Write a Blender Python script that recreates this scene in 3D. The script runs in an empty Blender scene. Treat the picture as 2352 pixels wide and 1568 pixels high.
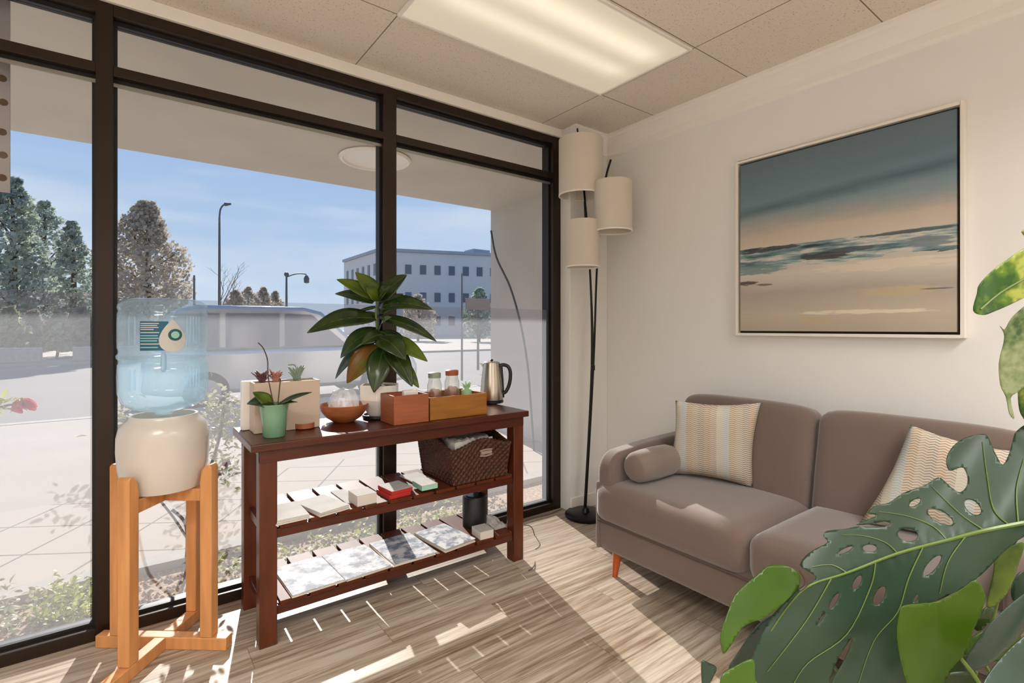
import bpy, bmesh, math, random
from mathutils import Vector, Matrix, geometry
random.seed(7)
S = bpy.context.scene
COL = S.collection
R = math.radians
# ------------------------------------------------------------------ camera model (level camera, lens shifted)
FPX = 1168.6
CAM = Vector((-2.591, -2.425, 1.2))
FW = Vector((0.5997, 0.8002, 0)); RT = Vector((0.8002, -0.5997, 0)); UP = Vector((0, 0, 1))
def ray(px, py): return FW + RT*((px-1176)/FPX) + UP*((752-py)/FPX)
def at(px, py, t): return CAM + ray(px, py)*t
def onz(px, py, z): d = ray(px, py); return CAM + d*((z-CAM.z)/d.z)
def onx(px, py, x): d = ray(px, py); return CAM + d*((x-CAM.x)/d.x)
def ony(px, py, y): d = ray(px, py); return CAM + d*((y-CAM.y)/d.y)
# ------------------------------------------------------------------ materials
def lin(r, g, b):
    f = lambda c: (c/255/12.92) if c/255 <= .04045 else ((c/255+.055)/1.055)**2.4
    return (f(r), f(g), f(b), 1)
M = {}
def pm(name, col, rough=.6, metal=0, var=0, scale=8, stretch=(1,1,1), bump=0, bscale=60, spec=.5, coat=0, sheen=0, trans=0, col2=None):
    m = bpy.data.materials.new(name); m.use_nodes = True
    nt = m.node_tree; b = nt.nodes['Principled BSDF']
    b.inputs['Base Color'].default_value = col; b.inputs['Roughness'].default_value = rough
    b.inputs['Metallic'].default_value = metal; b.inputs['Specular IOR Level'].default_value = spec
    b.inputs['Coat Weight'].default_value = coat; b.inputs['Sheen Weight'].default_value = sheen
    tc = nt.nodes.new('ShaderNodeTexCoord'); mp = nt.nodes.new('ShaderNodeMapping')
    mp.inputs['Scale'].default_value = stretch; nt.links.new(tc.outputs['Object'], mp.inputs['Vector'])
    if var or col2:
        n = nt.nodes.new('ShaderNodeTexNoise'); n.inputs['Scale'].default_value = scale; n.inputs['Detail'].default_value = 4
        nt.links.new(mp.outputs[0], n.inputs['Vector'])
        r = nt.nodes.new('ShaderNodeValToRGB'); r.color_ramp.elements[0].position = .3; r.color_ramp.elements[1].position = .7
        c2 = col2 or tuple(min(1, c*(1+var)) for c in col[:3])+(1,)
        c1 = tuple(c*(1-var) for c in col[:3])+(1,) if not col2 else col
        r.color_ramp.elements[0].color = c1; r.color_ramp.elements[1].color = c2
        nt.links.new(n.outputs[0], r.inputs[0]); nt.links.new(r.outputs[0], b.inputs['Base Color'])
    if bump:
        n2 = nt.nodes.new('ShaderNodeTexNoise'); n2.inputs['Scale'].default_value = bscale; n2.inputs['Detail'].default_value = 3
        nt.links.new(mp.outputs[0], n2.inputs['Vector'])
        bp = nt.nodes.new('ShaderNodeBump'); bp.inputs['Strength'].default_value = bump; bp.inputs['Distance'].default_value = .004
        nt.links.new(n2.outputs[0], bp.inputs['Height']); nt.links.new(bp.outputs[0], b.inputs['Normal'])
    if trans:   # translucent leaf
        out = nt.nodes['Material Output']; tr = nt.nodes.new('ShaderNodeBsdfTranslucent'); mx = nt.nodes.new('ShaderNodeMixShader')
        mx.inputs[0].default_value = trans
        if var or col2: nt.links.new(r.outputs[0], tr.inputs[0])
        else: tr.inputs[0].default_value = col
        nt.links.new(b.outputs[0], mx.inputs[1]); nt.links.new(tr.outputs[0], mx.inputs[2]); nt.links.new(mx.outputs[0], out.inputs[0])
    M[name] = m
    return m
def see_through(name, tint, gloss=.06, haze=0, hazecol=(1,1,1,1), rough=0.0, trl=.5):
    m = bpy.data.materials.new(name); m.use_nodes = True; nt = m.node_tree; nt.nodes.remove(nt.nodes['Principled BSDF'])
    out = nt.nodes['Material Output']
    t = nt.nodes.new('ShaderNodeBsdfTransparent'); t.inputs[0].default_value = tint
    g = nt.nodes.new('ShaderNodeBsdfGlossy'); g.inputs['Roughness'].default_value = rough
    ge = nt.nodes.new('ShaderNodeNewGeometry'); dt = nt.nodes.new('ShaderNodeVectorMath'); dt.operation = 'DOT_PRODUCT'
    nt.links.new(ge.outputs['Incoming'], dt.inputs[0]); nt.links.new(ge.outputs['Normal'], dt.inputs[1])
    def mt(op, a, b=None, c=None):
        x = nt.nodes.new('ShaderNodeMath'); x.operation = op
        for i, v in enumerate((a, b, c)):
            if v is None: continue
            if isinstance(v, (int, float)): x.inputs[i].default_value = v
            else: nt.links.new(v, x.inputs[i])
        return x
    inv = mt('SUBTRACT', 1.0, mt('ABSOLUTE', dt.outputs['Value']).outputs[0])
    mul = mt('MULTIPLY_ADD', mt('POWER', inv.outputs[0], 4.0).outputs[0], .5, gloss)
    mx = nt.nodes.new('ShaderNodeMixShader'); nt.links.new(mul.outputs[0], mx.inputs[0])
    last = t.outputs[0]
    if haze:
        d = nt.nodes.new('ShaderNodeBsdfDiffuse'); d.inputs[0].default_value = hazecol
        tl = nt.nodes.new('ShaderNodeBsdfTranslucent'); tl.inputs[0].default_value = hazecol
        m1 = nt.nodes.new('ShaderNodeMixShader'); m1.inputs[0].default_value = trl
        nt.links.new(d.outputs[0], m1.inputs[1]); nt.links.new(tl.outputs[0], m1.inputs[2])
        m2 = nt.nodes.new('ShaderNodeMixShader'); m2.inputs[0].default_value = haze
        nt.links.new(last, m2.inputs[1]); nt.links.new(m1.outputs[0], m2.inputs[2]); last = m2.outputs[0]
    nt.links.new(last, mx.inputs[1]); nt.links.new(g.outputs[0], mx.inputs[2]); nt.links.new(mx.outputs[0], out.inputs[0])
    M[name] = m; return m
class NT:   # tiny node helper
    def __init__(s, name, **k):
        s.m = bpy.data.materials.new(name); s.m.use_nodes = True; s.t = s.m.node_tree; s.b = s.t.nodes['Principled BSDF']; M[name] = s.m
        for a, v in k.items(): s.b.inputs[a.replace('_', ' ')].default_value = v
    def n(s, typ, **k):
        x = s.t.nodes.new(typ)
        for a, v in k.items(): setattr(x, a, v)
        return x
    def l(s, a, b): s.t.links.new(a, b)
    def math(s, op, a, b=None, c=None):
        x = s.n('ShaderNodeMath', operation=op)
        for i, v in enumerate((a, b, c)):
            if v is None: continue
            if isinstance(v, (int, float)): x.inputs[i].default_value = v
            else: s.l(v, x.inputs[i])
        return x.outputs[0]
    def ramp(s, f, els, interp='LINEAR'):
        x = s.n('ShaderNodeValToRGB'); x.color_ramp.interpolation = interp
        e = x.color_ramp.elements
        while len(e) < len(els): e.new(.5)
        for i, (p, c) in enumerate(els): e[i].position = p; e[i].color = c
        s.l(f, x.inputs[0]); return x.outputs[0]
    def mix(s, f, a, b, mode='MIX'):
        x = s.n('ShaderNodeMix', data_type='RGBA', blend_type=mode)
        for i, v in ((0, f), (6, a), (7, b)):
            if isinstance(v, (int, float)): x.inputs[i].default_value = v
            elif isinstance(v, tuple): x.inputs[i].default_value = v
            else: s.l(v, x.inputs[i])
        return x.outputs[2]
    def obj(s, scale=(1,1,1), rot=0, kind='Object'):
        tc = s.n('ShaderNodeTexCoord'); mp = s.n('ShaderNodeMapping'); mp.inputs['Scale'].default_value = scale; mp.inputs['Rotation'].default_value = (0, 0, rot)
        s.l(tc.outputs[kind], mp.inputs[0]); return mp.outputs[0]
    def noise(s, v, scale, detail=4, rough=.5):
        x = s.n('ShaderNodeTexNoise'); x.inputs['Scale'].default_value = scale; x.inputs['Detail'].default_value = detail; x.inputs['Roughness'].default_value = rough
        s.l(v, x.inputs['Vector']); return x.outputs[0]
    def bump(s, h, st=.3, dist=.01):
        x = s.n('ShaderNodeBump'); x.inputs['Strength'].default_value = st; x.inputs['Distance'].default_value = dist
        s.l(h, x.inputs['Height']); s.l(x.outputs[0], s.b.inputs['Normal'])
    def xyz(s, v):
        x = s.n('ShaderNodeSeparateXYZ'); s.l(v, x.inputs[0]); return x.outputs
    def base(s, c): s.l(c, s.b.inputs['Base Color'])

pm('wall_paint', lin(230, 228, 224), .85, bump=.05, bscale=150)
pm('trim_paint', lin(238, 234, 227), .5)
pm('bronze', lin(44, 30, 20), .35, metal=.4, spec=.5)
pm('bronze_dark', lin(22, 16, 13), .4, metal=.3)
pm('gasket', lin(12, 12, 14), .5)
pm('alum_strip', lin(150, 148, 140), .35, metal=.7)
see_through('glass', (.975, .98, .985, 1), gloss=.012)
see_through('film', (.87, .865, .87, 1), gloss=.0, haze=.07, hazecol=(.9, .93, 1, 1), trl=.8)
pm('maple', lin(202, 142, 88), .4, var=.16, scale=6, stretch=(6, 6, .6), spec=.4)
pm('mahogany', lin(74, 30, 12), .3, var=.25, scale=7, stretch=(.8, 6, 6), spec=.45, coat=.05)
pm('mahogany_leg', lin(86, 38, 14), .32, var=.25, scale=7, stretch=(6, 6, .8), spec=.45, coat=.05)
pm('slat_wood', lin(86, 38, 14), .55, var=.25, scale=7, stretch=(6, .8, 6), spec=.2)
pm('walnut_box', lin(150, 82, 48), .45, var=.15, scale=10, stretch=(1, 1, 8))
pm('oak_tray', lin(150, 96, 30), .45, var=.15, scale=8, stretch=(1, 6, 8))
pm('bowl_wood', lin(166, 98, 58), .4, var=.2, scale=9, stretch=(1, 1, 5))
pm('sofa_leg', lin(178, 84, 34), .35, var=.15, scale=10, stretch=(4, 4, 1))
pm('ceramic', lin(206, 198, 188), .22, var=.03, scale=3, spec=.5)
pm('ceramic_white', lin(235, 228, 220), .3)
pm('green_glaze', lin(116, 156, 126), .2, spec=.6)
pm('beige_planter', lin(198, 178, 160), .5)
pm('paper', lin(178, 175, 171), .7, var=.08, spec=.1, scale=14)
pm('paper_edge', lin(205, 198, 188), .8)
pm('red_card', lin(176, 40, 36), .45)
pm('mint_card', lin(150, 196, 178), .5)
pm('black_plastic', lin(22, 22, 24), .35)
pm('black_gloss', lin(14, 14, 15), .18)
pm('steel', lin(200, 190, 176), .25, metal=1, bump=.02)
pm('lamp_metal', lin(26, 22, 20), .35, metal=.5)
pm('shade_fabric', lin(228, 220, 206), .8, bump=.1, bscale=200, trans=.25)
pm('sofa_fabric', lin(108, 91, 83), .95, var=.05, scale=3, bump=.25, bscale=350, sheen=.5)
pm('seam', lin(86, 72, 66), .9)
pm('bolster_fabric', lin(122, 108, 98), .95, var=.05, bump=.2, bscale=350, sheen=.4)
pm('soil', lin(60, 42, 30), .95, var=.3, scale=60, bump=.6, bscale=90)
pm('rubber_leaf', lin(52, 72, 26), .22, col2=lin(28, 50, 24), scale=14, spec=.6, trans=.15)
pm('rubber_leaf_light', lin(110, 130, 36), .28, col2=lin(56, 84, 24), scale=12, trans=.3)
pm('rubber_leaf_rust', lin(140, 70, 24), .3, col2=lin(110, 110, 36), scale=16, trans=.3)
pm('leaf_edge', lin(120, 130, 60), .4)
pm('stem_green', lin(92, 110, 50), .5)
pm('stem_brown', lin(70, 56, 40), .6)
pm('monstera', lin(36, 56, 34), .34, col2=lin(50, 72, 56), scale=5, bump=.15, bscale=12, spec=.45, trans=.08)
pm('monstera_vein', lin(92, 114, 48), .35)
pm('monstera_backlit', lin(48, 84, 4), .3, col2=lin(74, 104, 14), scale=5, trans=.3)  # brighter green puts the backlight into the leaf colour
pm('monstera_blue', lin(56, 80, 72), .3, col2=lin(36, 56, 40), scale=6, spec=.6)
pm('pink_petal', lin(240, 140, 164), .5, trans=.55)
pm('red_petal', lin(196, 60, 56), .5, trans=.3)
pm('succulent', lin(120, 140, 120), .5, col2=lin(150, 165, 150), scale=20)
pm('succulent_pink', lin(176, 118, 104), .5)
pm('succulent_purple', lin(100, 60, 66), .5)
pm('stucco', lin(196, 189, 180), .9, var=.06, scale=1.5, bump=.4, bscale=40)
pm('concrete', lin(174, 164, 152), .9, var=.05, scale=1.2, bump=.2, bscale=60)
pm('curb', lin(172, 168, 160), .9, var=.1, scale=8)
pm('asphalt', lin(128, 122, 117), .9, var=.06, scale=.5)
pm('gravel', lin(190, 168, 146), .9, col2=lin(130, 106, 88), scale=60)
pm('shrub_leaf', lin(140, 156, 56), .5, col2=lin(200, 204, 120), scale=9, trans=.35)
pm('shrub_leaf_pale', lin(150, 156, 108), .5, col2=lin(190, 190, 160), scale=9, trans=.35)
pm('tree_leaf', lin(104, 128, 128), .7, col2=lin(196, 202, 180), scale=1.6, trans=.35)
pm('tree_leaf_brown', lin(168, 156, 142), .8, col2=lin(196, 186, 170), scale=1.5, trans=.35)
pm('bark', lin(84, 70, 60), .9)
pm('dry_branch', lin(120, 108, 100), .9)
pm('pole_grey', lin(88, 92, 98), .5, metal=.3)
pm('building_wall', lin(200, 200, 200), .8, var=.03)
pm('building_window', lin(80, 92, 110), .3)
pm('building_frame', lin(150, 160, 170), .6)
pm('car_silver', lin(190, 194, 200), .22, metal=.6, coat=.6)
pm('car_white', lin(225, 226, 228), .25, coat=.6)
pm('car_glass', lin(120, 120, 130), .08, spec=.8)
pm('tyre', lin(26, 26, 28), .8)
pm('sign_board', lin(150, 132, 120), .7)
pm('perf_metal', lin(176, 170, 172), .5, metal=.2)
pm('brown_disc', lin(96, 72, 52), .6)
pm('label_teal', lin(4, 88, 116), .4)
pm('label_cream', lin(196, 192, 186), .5)
pm('label_dark', lin(8, 78, 92), .4)
pm('canvas_edge', lin(40, 34, 32), .8)
pm('frame_white', lin(232, 226, 216), .45)
pm('wicker', lin(66, 32, 18), .5, var=.35, scale=40, spec=.4)
pm('wicker_dark', lin(40, 20, 12), .7)
see_through('clear_plastic', (.92, .94, .96, 1), gloss=.12, haze=.3, hazecol=(.95, .95, .97, 1), rough=.15)
see_through('jar_glass', (.94, .95, .93, 1), gloss=.08, haze=.06)
see_through('bottle_pet', (.88, .955, .99, 1), gloss=.03, haze=.20, hazecol=(.70, .87, 1, 1))
see_through('bottle_water', (.93, .97, .985, 1), gloss=.02, haze=.10, hazecol=(.7, .88, .95, 1))
see_through('bottle_ridge', (.85, .93, .98, 1), gloss=.08, haze=.35, hazecol=(.7, .86, .98, 1))
pm('tea_brown', lin(170, 108, 66), .6, col2=lin(120, 66, 36), scale=50)
pm('mint_plastic', lin(170, 205, 165), .5)
pm('cord_grey', lin(96, 92, 90), .5)
# chevron cushion
n = NT('chevron', Roughness=.95)
o = n.obj(); X = n.xyz(o)
u = n.math('MULTIPLY', X[0], 36.0); fu = n.math('FRACT', u); iu = n.math('FLOOR', u)
zig = n.math('ABSOLUTE', n.math('SUBTRACT', fu, .5))
w = n.math('FRACT', n.math('ADD', n.math('MULTIPLY', X[1], 105.0), n.math('MULTIPLY', zig, 1.1)))
mask = n.math('GREATER_THAN', w, .48)
cid = n.math('FRACT', n.math('MULTIPLY', iu, .2857))
stripe = n.ramp(cid, [(0, lin(172, 152, 128)), (.2, lin(192, 184, 162)), (.34, lin(154, 136, 116)), (.5, lin(168, 178, 176)), (.7, lin(174, 142, 108)), (.86, lin(152, 162, 156))], 'CONSTANT')
n.base(n.mix(mask, lin(200, 195, 185), stripe)); n.bump(w, .4, .004)
# floor planks (run along X)
n = NT('plank_floor', Roughness=.46, Specular_IOR_Level=.28)
o = n.obj(); X = n.xyz(o)
row = n.math('FLOOR', n.math('DIVIDE', X[1], .15)); fr = n.math('FRACT', n.math('DIVIDE', X[1], .15))
off = n.math('FRACT', n.math('MULTIPLY', row, .377)); lx = n.math('ADD', n.math('DIVIDE', X[0], 1.2), off)
ix = n.math('FLOOR', lx); fx = n.math('FRACT', lx)
wn = n.n('ShaderNodeTexWhiteNoise', noise_dimensions='2D'); cx = n.n('ShaderNodeCombineXYZ'); n.l(row, cx.inputs[0]); n.l(ix, cx.inputs[1]); n.l(cx.outputs[0], wn.inputs['Vector'])
mv = n.n('ShaderNodeCombineXYZ'); n.l(n.math('MULTIPLY', X[0], .8), mv.inputs[0]); n.l(n.math('MULTIPLY', X[1], 17.0), mv.inputs[1]); n.l(n.math('MULTIPLY', wn.outputs[0], 30), mv.inputs[2])
g1 = n.noise(mv.outputs[0], 3.0, 6, .6); g2 = n.noise(mv.outputs[0], 9.0, 4, .6)
tone = n.math('ADD', n.math('MULTIPLY', g1, .75), n.math('ADD', n.math('MULTIPLY', g2, .25), n.math('MULTIPLY', wn.outputs[0], .12)))
c = n.ramp(tone, [(.34, lin(98, 78, 60)), (.45, lin(132, 112, 92)), (.55, lin(162, 146, 128)), (.68, lin(188, 176, 160))])
gap = n.math('MAXIMUM', n.math('LESS_THAN', fr, .014), n.math('LESS_THAN', fx, .002))
n.base(n.mix(n.math('MULTIPLY', gap, .6), c, lin(84, 68, 54))); n.bump(g2, .08, .003)
# acoustic ceiling
n = NT('ceiling_tile', Roughness=.95)
o = n.obj(); X = n.xyz(o)
gx = n.math('FRACT', n.math('DIVIDE', n.math('ADD', X[0], .475+12.2), 1.22)); gy = n.math('FRACT', n.math('DIVIDE', n.math('ADD', X[1], .432+6.0), .60))
ln = n.math('MAXIMUM', n.math('LESS_THAN', gx, .0045), n.math('LESS_THAN', gy, .009))
sp = n.noise(o, 130, 3, .7); spm = n.math('GREATER_THAN', sp, .62)
c = n.mix(spm, lin(226, 217, 204), lin(190, 176, 158)); n.base(n.mix(ln, c, lin(140, 124, 106))); n.bump(sp, .35, .004)
# diamond pavers
n = NT('pavers', Roughness=.9)
o = n.obj(rot=R(32)); X = n.xyz(o)
a = n.math('LESS_THAN', n.math('FRACT', n.math('DIVIDE', X[0], .42)), .035); b_ = n.math('LESS_THAN', n.math('FRACT', n.math('DIVIDE', X[1], .42)), .035)
n.base(n.mix(n.math('MAXIMUM', a, b_), n.mix(n.noise(o, 2), lin(176, 164, 152), lin(186, 176, 164)), lin(122, 112, 104)))
# light diffuser
n = NT('diffuser', Roughness=.5)
o = n.obj(); X = n.xyz(o)
def gauss(c0, w): return n.math('POWER', 2.718, n.math('MULTIPLY', n.math('POWER', n.math('DIVIDE', n.math('SUBTRACT', X[1], c0), w), 2), -1))
endf = n.math('SMOOTH_MIN', 1.0, n.math('MULTIPLY', n.math('SUBTRACT', .60, n.math('ABSOLUTE', X[0])), 7.0), .2)
e = n.math('MULTIPLY', n.math('ADD', gauss(-.13, .07), n.math('MULTIPLY', gauss(.06, .06), .75)), endf)
n.b.inputs['Emission Color'].default_value = lin(255, 238, 208); n.l(n.math('ADD', n.math('MULTIPLY', e, .42), .34), n.b.inputs['Emission Strength'])
n.b.inputs['Base Color'].default_value = lin(200, 196, 186)
n = NT('fill_diffuser'); n.b.inputs['Emission Color'].default_value = lin(255, 240, 218); n.b.inputs['Emission Strength'].default_value = .8  # glow of the unseen panels added for fill
# seascape painting (generated coordinates of the canvas: y across, z up)
n = NT('seascape', Roughness=.55)
tc = n.n('ShaderNodeTexCoord'); sx = n.n('ShaderNodeSeparateXYZ'); n.l(tc.outputs['Generated'], sx.inputs[0])
Y, Z = n.math('SUBTRACT', 1, sx.outputs[1]), sx.outputs[2]
def cv(a, b, seed):
    q = n.n('ShaderNodeCombineXYZ'); n.l(n.math('MULTIPLY', Y, a), q.inputs[0]); n.l(n.math('MULTIPLY', Z, b), q.inputs[1]); q.inputs[2].default_value = seed; return q.outputs[0]
def cn(a, b, seed, d=5): return n.noise(cv(a, b, seed), 1, d, .6)
zz = n.math('ADD', Z, n.math('MULTIPLY', n.math('SUBTRACT', cn(2, 12, 1), .5), .10))
zz = n.math('ADD', zz, n.math('MULTIPLY', n.math('SUBTRACT', cn(1, 2.2, 7), .5), .10))
c = n.ramp(zz, [(0, lin(176, 164, 146)), (.10, lin(190, 178, 158)), (.22, lin(172, 162, 150)), (.32, lin(204, 194, 180)), (.40, lin(190, 182, 170)), (.485, lin(200, 188, 172)), (.56, lin(192, 178, 160)), (.62, lin(158, 158, 152)), (.68, lin(128, 146, 152)), (.76, lin(106, 130, 142)), (.86, lin(98, 120, 132)), (1, lin(94, 112, 122))])
# darker diagonal brush band in the sky
bd = n.math('SUBTRACT', 1, n.math('MULTIPLY', n.math('ABSOLUTE', n.math('SUBTRACT', n.math('ADD', Z, n.math('MULTIPLY', Y, -.07)), .70)), 22)); bd = n.math('MULTIPLY', n.math('MAXIMUM', bd, 0), n.math('MULTIPLY', cn(2, 18, 3), 1.1))
c = n.mix(n.math('MULTIPLY', n.math('MINIMUM', n.math('MULTIPLY', bd, 1.8), 1), .75), c, lin(70, 92, 102))
# sea zone between .36 and .49 : strokes of teal, white and near-black
sea = n.math('MULTIPLY', n.math('GREATER_THAN', n.math('ADD', Z, n.math('MULTIPLY', cn(3, 14, 9), .14)), .44), n.math('LESS_THAN', Z, .487))
sc = n.ramp(cn(3.5, 34, 5, 6), [(.34, lin(44, 56, 62)), (.42, lin(84, 112, 116)), (.50, lin(136, 156, 156)), (.58, lin(206, 200, 188)), (.7, lin(120, 140, 142))])
c = n.mix(sea, c, sc)
def stroke(y0, z0, ry, rz, col, seed, thr=.5):
    global c
    dy = n.math('POWER', n.math('DIVIDE', n.math('SUBTRACT', Y, y0), ry), 2); dz = n.math('POWER', n.math('DIVIDE', n.math('SUBTRACT', Z, z0), rz), 2)
    f = n.math('SUBTRACT', n.math('ADD', 1.0, n.math('MULTIPLY', n.math('SUBTRACT', cn(9, 70, seed, 7), .5), 4.0)), n.math('ADD', dy, dz))
    f = n.math('MINIMUM', n.math('MAXIMUM', n.math('MULTIPLY', f, 2.0), 0), .9)
    c = n.mix(f, c, col)
stroke(.16, .475, .2, .016, lin(42, 48, 54), 21); stroke(.80, .478, .22, .010, lin(74, 84, 88), 22)
stroke(.47, .405, .14, .022, lin(58, 54, 52), 23); stroke(.60, .425, .12, .014, lin(72, 84, 86), 24)
stroke(.02, .285, .09, .014, lin(72, 52, 46), 25); stroke(.14, .27, .05, .006, lin(110, 94, 80), 26)
stroke(.10, .36, .16, .03, lin(112, 140, 136), 27); stroke(.75, .33, .35, .03, lin(216, 202, 184), 28)
stroke(.78, .20, .16, .03, lin(190, 172, 140), 29); stroke(.65, .10, .3, .012, lin(222, 210, 190), 30)
stroke(.42, .06, .1, .02, lin(188, 168, 134), 31); stroke(.93, .20, .07, .004, lin(110, 106, 104), 32); stroke(.90, .42, .1, .03, lin(118, 128, 134), 33)
n.base(c); n.bump(cn(4, 50, 2), .2, .003)
# variegated dieffenbachia leaf
n = NT('variegated', Roughness=.35)
o = n.obj(); nz = n.noise(o, 16, 3, .6); nz2 = n.noise(o, 60, 2)
f = n.math('ADD', nz, n.math('MULTIPLY', nz2, .15)); n.base(n.ramp(f, [(.46, lin(36, 76, 6)), (.58, lin(80, 112, 20)), (.68, lin(156, 162, 70))]))
n = NT('variegated_pale', Roughness=.45)
o = n.obj(); nz = n.noise(o, 14, 3, .6); nz2 = n.noise(o, 90, 2)
f = n.math('ADD', nz, n.math('MULTIPLY', nz2, .22)); n.base(n.ramp(f, [(.45, lin(52, 80, 34)), (.56, lin(110, 124, 80)), (.66, lin(136, 146, 106))]))
# magazine page
def page(name, seed, k):
    n = NT(name, Roughness=.55, Specular_IOR_Level=.12); o = n.obj(); X = n.xyz(o)
    q = n.n('ShaderNodeCombineXYZ'); n.l(n.math('ADD', X[0], seed), q.inputs[0]); n.l(X[1], q.inputs[1])
    nz = n.noise(q.outputs[0], k, 5, .65)
    c = n.ramp(nz, [(.42, lin(96, 104, 118)), (.5, lin(158, 162, 170)), (.56, lin(190, 190, 190))])
    lines = n.math('MULTIPLY', n.math('LESS_THAN', n.math('FRACT', n.math('MULTIPLY', X[1], 62)), .35), n.math('GREATER_THAN', n.noise(q.outputs[0], 9, 2), .5))
    n.base(n.mix(n.math('MULTIPLY', lines, .5), c, lin(150, 152, 160)))
for i in range(5): page('page_%d' % i, i*3.7, 10+3*i)
# ------------------------------------------------------------------ mesh building
def tag(o, label=None, cat=None, group=None, kind=None):
    if label: o['label'] = label
    if cat: o['category'] = cat
    if group: o['group'] = group
    if kind: o['kind'] = kind
    return o
def thing(name, loc, label, cat, group=None, rz=0):
    o = bpy.data.objects.new(name, None); COL.objects.link(o); o.location = loc; o.rotation_euler.z = rz; o.empty_display_size = .05
    return tag(o, label, cat, group)
class MB:
    def __init__(s): s.v = []; s.f = []
    def add(s, vs, fs):
        k = len(s.v); s.v += [Vector(v) for v in vs]; s.f += [tuple(i+k for i in f) for f in fs]; return s
    def box(s, a, b, m=None):
        x0, y0, z0 = a; x1, y1, z1 = b
        vs = [Vector(p) for p in ((x0,y0,z0),(x1,y0,z0),(x1,y1,z0),(x0,y1,z0),(x0,y0,z1),(x1,y0,z1),(x1,y1,z1),(x0,y1,z1))]
        if m: vs = [m @ v for v in vs]
        return s.add(vs, [(0,3,2,1),(4,5,6,7),(0,1,5,4),(1,2,6,5),(2,3,7,6),(3,0,4,7)])
    def prism(s, pts, z0, z1, m=None):   # pts: 2D polygon (ccw)
        n_ = len(pts); vs = [Vector((p[0], p[1], z0)) for p in pts]+[Vector((p[0], p[1], z1)) for p in pts]
        if m: vs = [m @ v for v in vs]
        fs = [tuple(range(n_-1, -1, -1)), tuple(range(n_, 2*n_))]+[(i, (i+1) % n_, n_+(i+1) % n_, n_+i) for i in range(n_)]
        return s.add(vs, fs)
    def tube(s, pts, r, seg=10, cap=True):
        pts = [Vector(p) for p in pts]; rs = r if isinstance(r, (list, tuple)) else [r]*len(pts)
        prev = None; vs = []
        for i, p in enumerate(pts):
            d = (pts[min(i+1, len(pts)-1)]-pts[max(i-1, 0)]).normalized()
            if prev is None: a = d.orthogonal().normalized()
            else: a = (prev - d*prev.dot(d)).normalized()
            prev = a; b = d.cross(a)
            for k in range(seg):
                w = 2*math.pi*k/seg; vs.append(p+(a*math.cos(w)+b*math.sin(w))*rs[i])
        fs = [(i*seg+k, i*seg+(k+1) % seg, (i+1)*seg+(k+1) % seg, (i+1)*seg+k) for i in range(len(pts)-1) for k in range(seg)]
        if cap: fs += [tuple(range(seg-1, -1, -1)), tuple((len(pts)-1)*seg+k for k in range(seg))]
        return s.add(vs, fs)
    def lathe(s, prof, c=(0,0,0), seg=40, fn=None, close=False):
        vs = []; c = Vector(c)
        for (r, z) in prof:
            for k in range(seg):
                w = 2*math.pi*k/seg; rr = r*(fn(w, z) if fn else 1)
                vs.append(c+Vector((rr*math.cos(w), rr*math.sin(w), z)))
        n_ = len(prof)
        fs = [(i*seg+k, i*seg+(k+1) % seg, (i+1)*seg+(k+1) % seg, (i+1)*seg+k) for i in range(n_-1) for k in range(seg)]
        if prof[0][0] > 1e-5 and not close: fs.append(tuple(range(seg-1, -1, -1)))
        if prof[-1][0] > 1e-5 and not close: fs.append(tuple((n_-1)*seg+k for k in range(seg)))
        return s.add(vs, fs)
    def ball(s, c, r, seg=12, sc=(1,1,1)):
        vs = []; fs = []; n_ = seg//2
        for i in range(n_+1):
            a = math.pi*i/n_
            for k in range(seg):
                w = 2*math.pi*k/seg
                vs.append(Vector(c)+Vector((r*sc[0]*math.sin(a)*math.cos(w), r*sc[1]*math.sin(a)*math.sin(w), -r*sc[2]*math.cos(a))))
        fs = [(i*seg+k, i*seg+(k+1) % seg, (i+1)*seg+(k+1) % seg, (i+1)*seg+k) for i in range(n_) for k in range(seg)]
        return s.add(vs, fs)
    def build(s, name, mat, parent=None, bevel=0, seg=2, smooth=True, angle=40, subd=0, solid=0, fix=False):
        me = bpy.data.meshes.new(name)
        off = Vector((0,0,0)); 
        if parent is None and s.v:
            xs = [v.x for v in s.v]; ys = [v.y for v in s.v]; zs = [v.z for v in s.v]
            off = Vector(((min(xs)+max(xs))/2, (min(ys)+max(ys))/2, min(zs))) if not fix else Vector((0,0,0))
        inv = parent_matrix(parent).inverted() if parent else Matrix.Translation(-off)
        me.from_pydata([inv @ v for v in s.v], [], s.f); me.update()
        bm = bmesh.new(); bm.from_mesh(me); bmesh.ops.remove_doubles(bm, verts=bm.verts, dist=1e-6); bmesh.ops.recalc_face_normals(bm, faces=bm.faces); bm.to_mesh(me); bm.free()
        if smooth:
            me.polygons.foreach_set('use_smooth', [True]*len(me.polygons)); me.set_sharp_from_angle(angle=R(angle))
        if mat: me.materials.append(M[mat] if isinstance(mat, str) else mat)
        o = bpy.data.objects.new(name, me); COL.objects.link(o)
        if parent: o.parent = parent
        else: o.location = off
        if bevel:
            b = o.modifiers.new('Bevel', 'BEVEL'); b.width = bevel; b.segments = seg; b.limit_method = 'ANGLE'; b.harden_normals = False
        if subd:
            b = o.modifiers.new('Sub', 'SUBSURF'); b.levels = subd; b.render_levels = subd
        if solid:
            b = o.modifiers.new('Solid', 'SOLIDIFY'); b.thickness = solid; b.offset = 0
        return o
def parent_matrix(p):
    m = Matrix.Identity(4)
    while p is not None:
        m = (Matrix.Translation(p.location) @ p.rotation_euler.to_matrix().to_4x4()) @ m; p = p.parent
    return m
def struct(name, mb, mat, parent=None, **k):
    o = mb.build(name, mat, parent, fix=True, **k)
    if parent is None: o['kind'] = 'structure'
    return o
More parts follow.
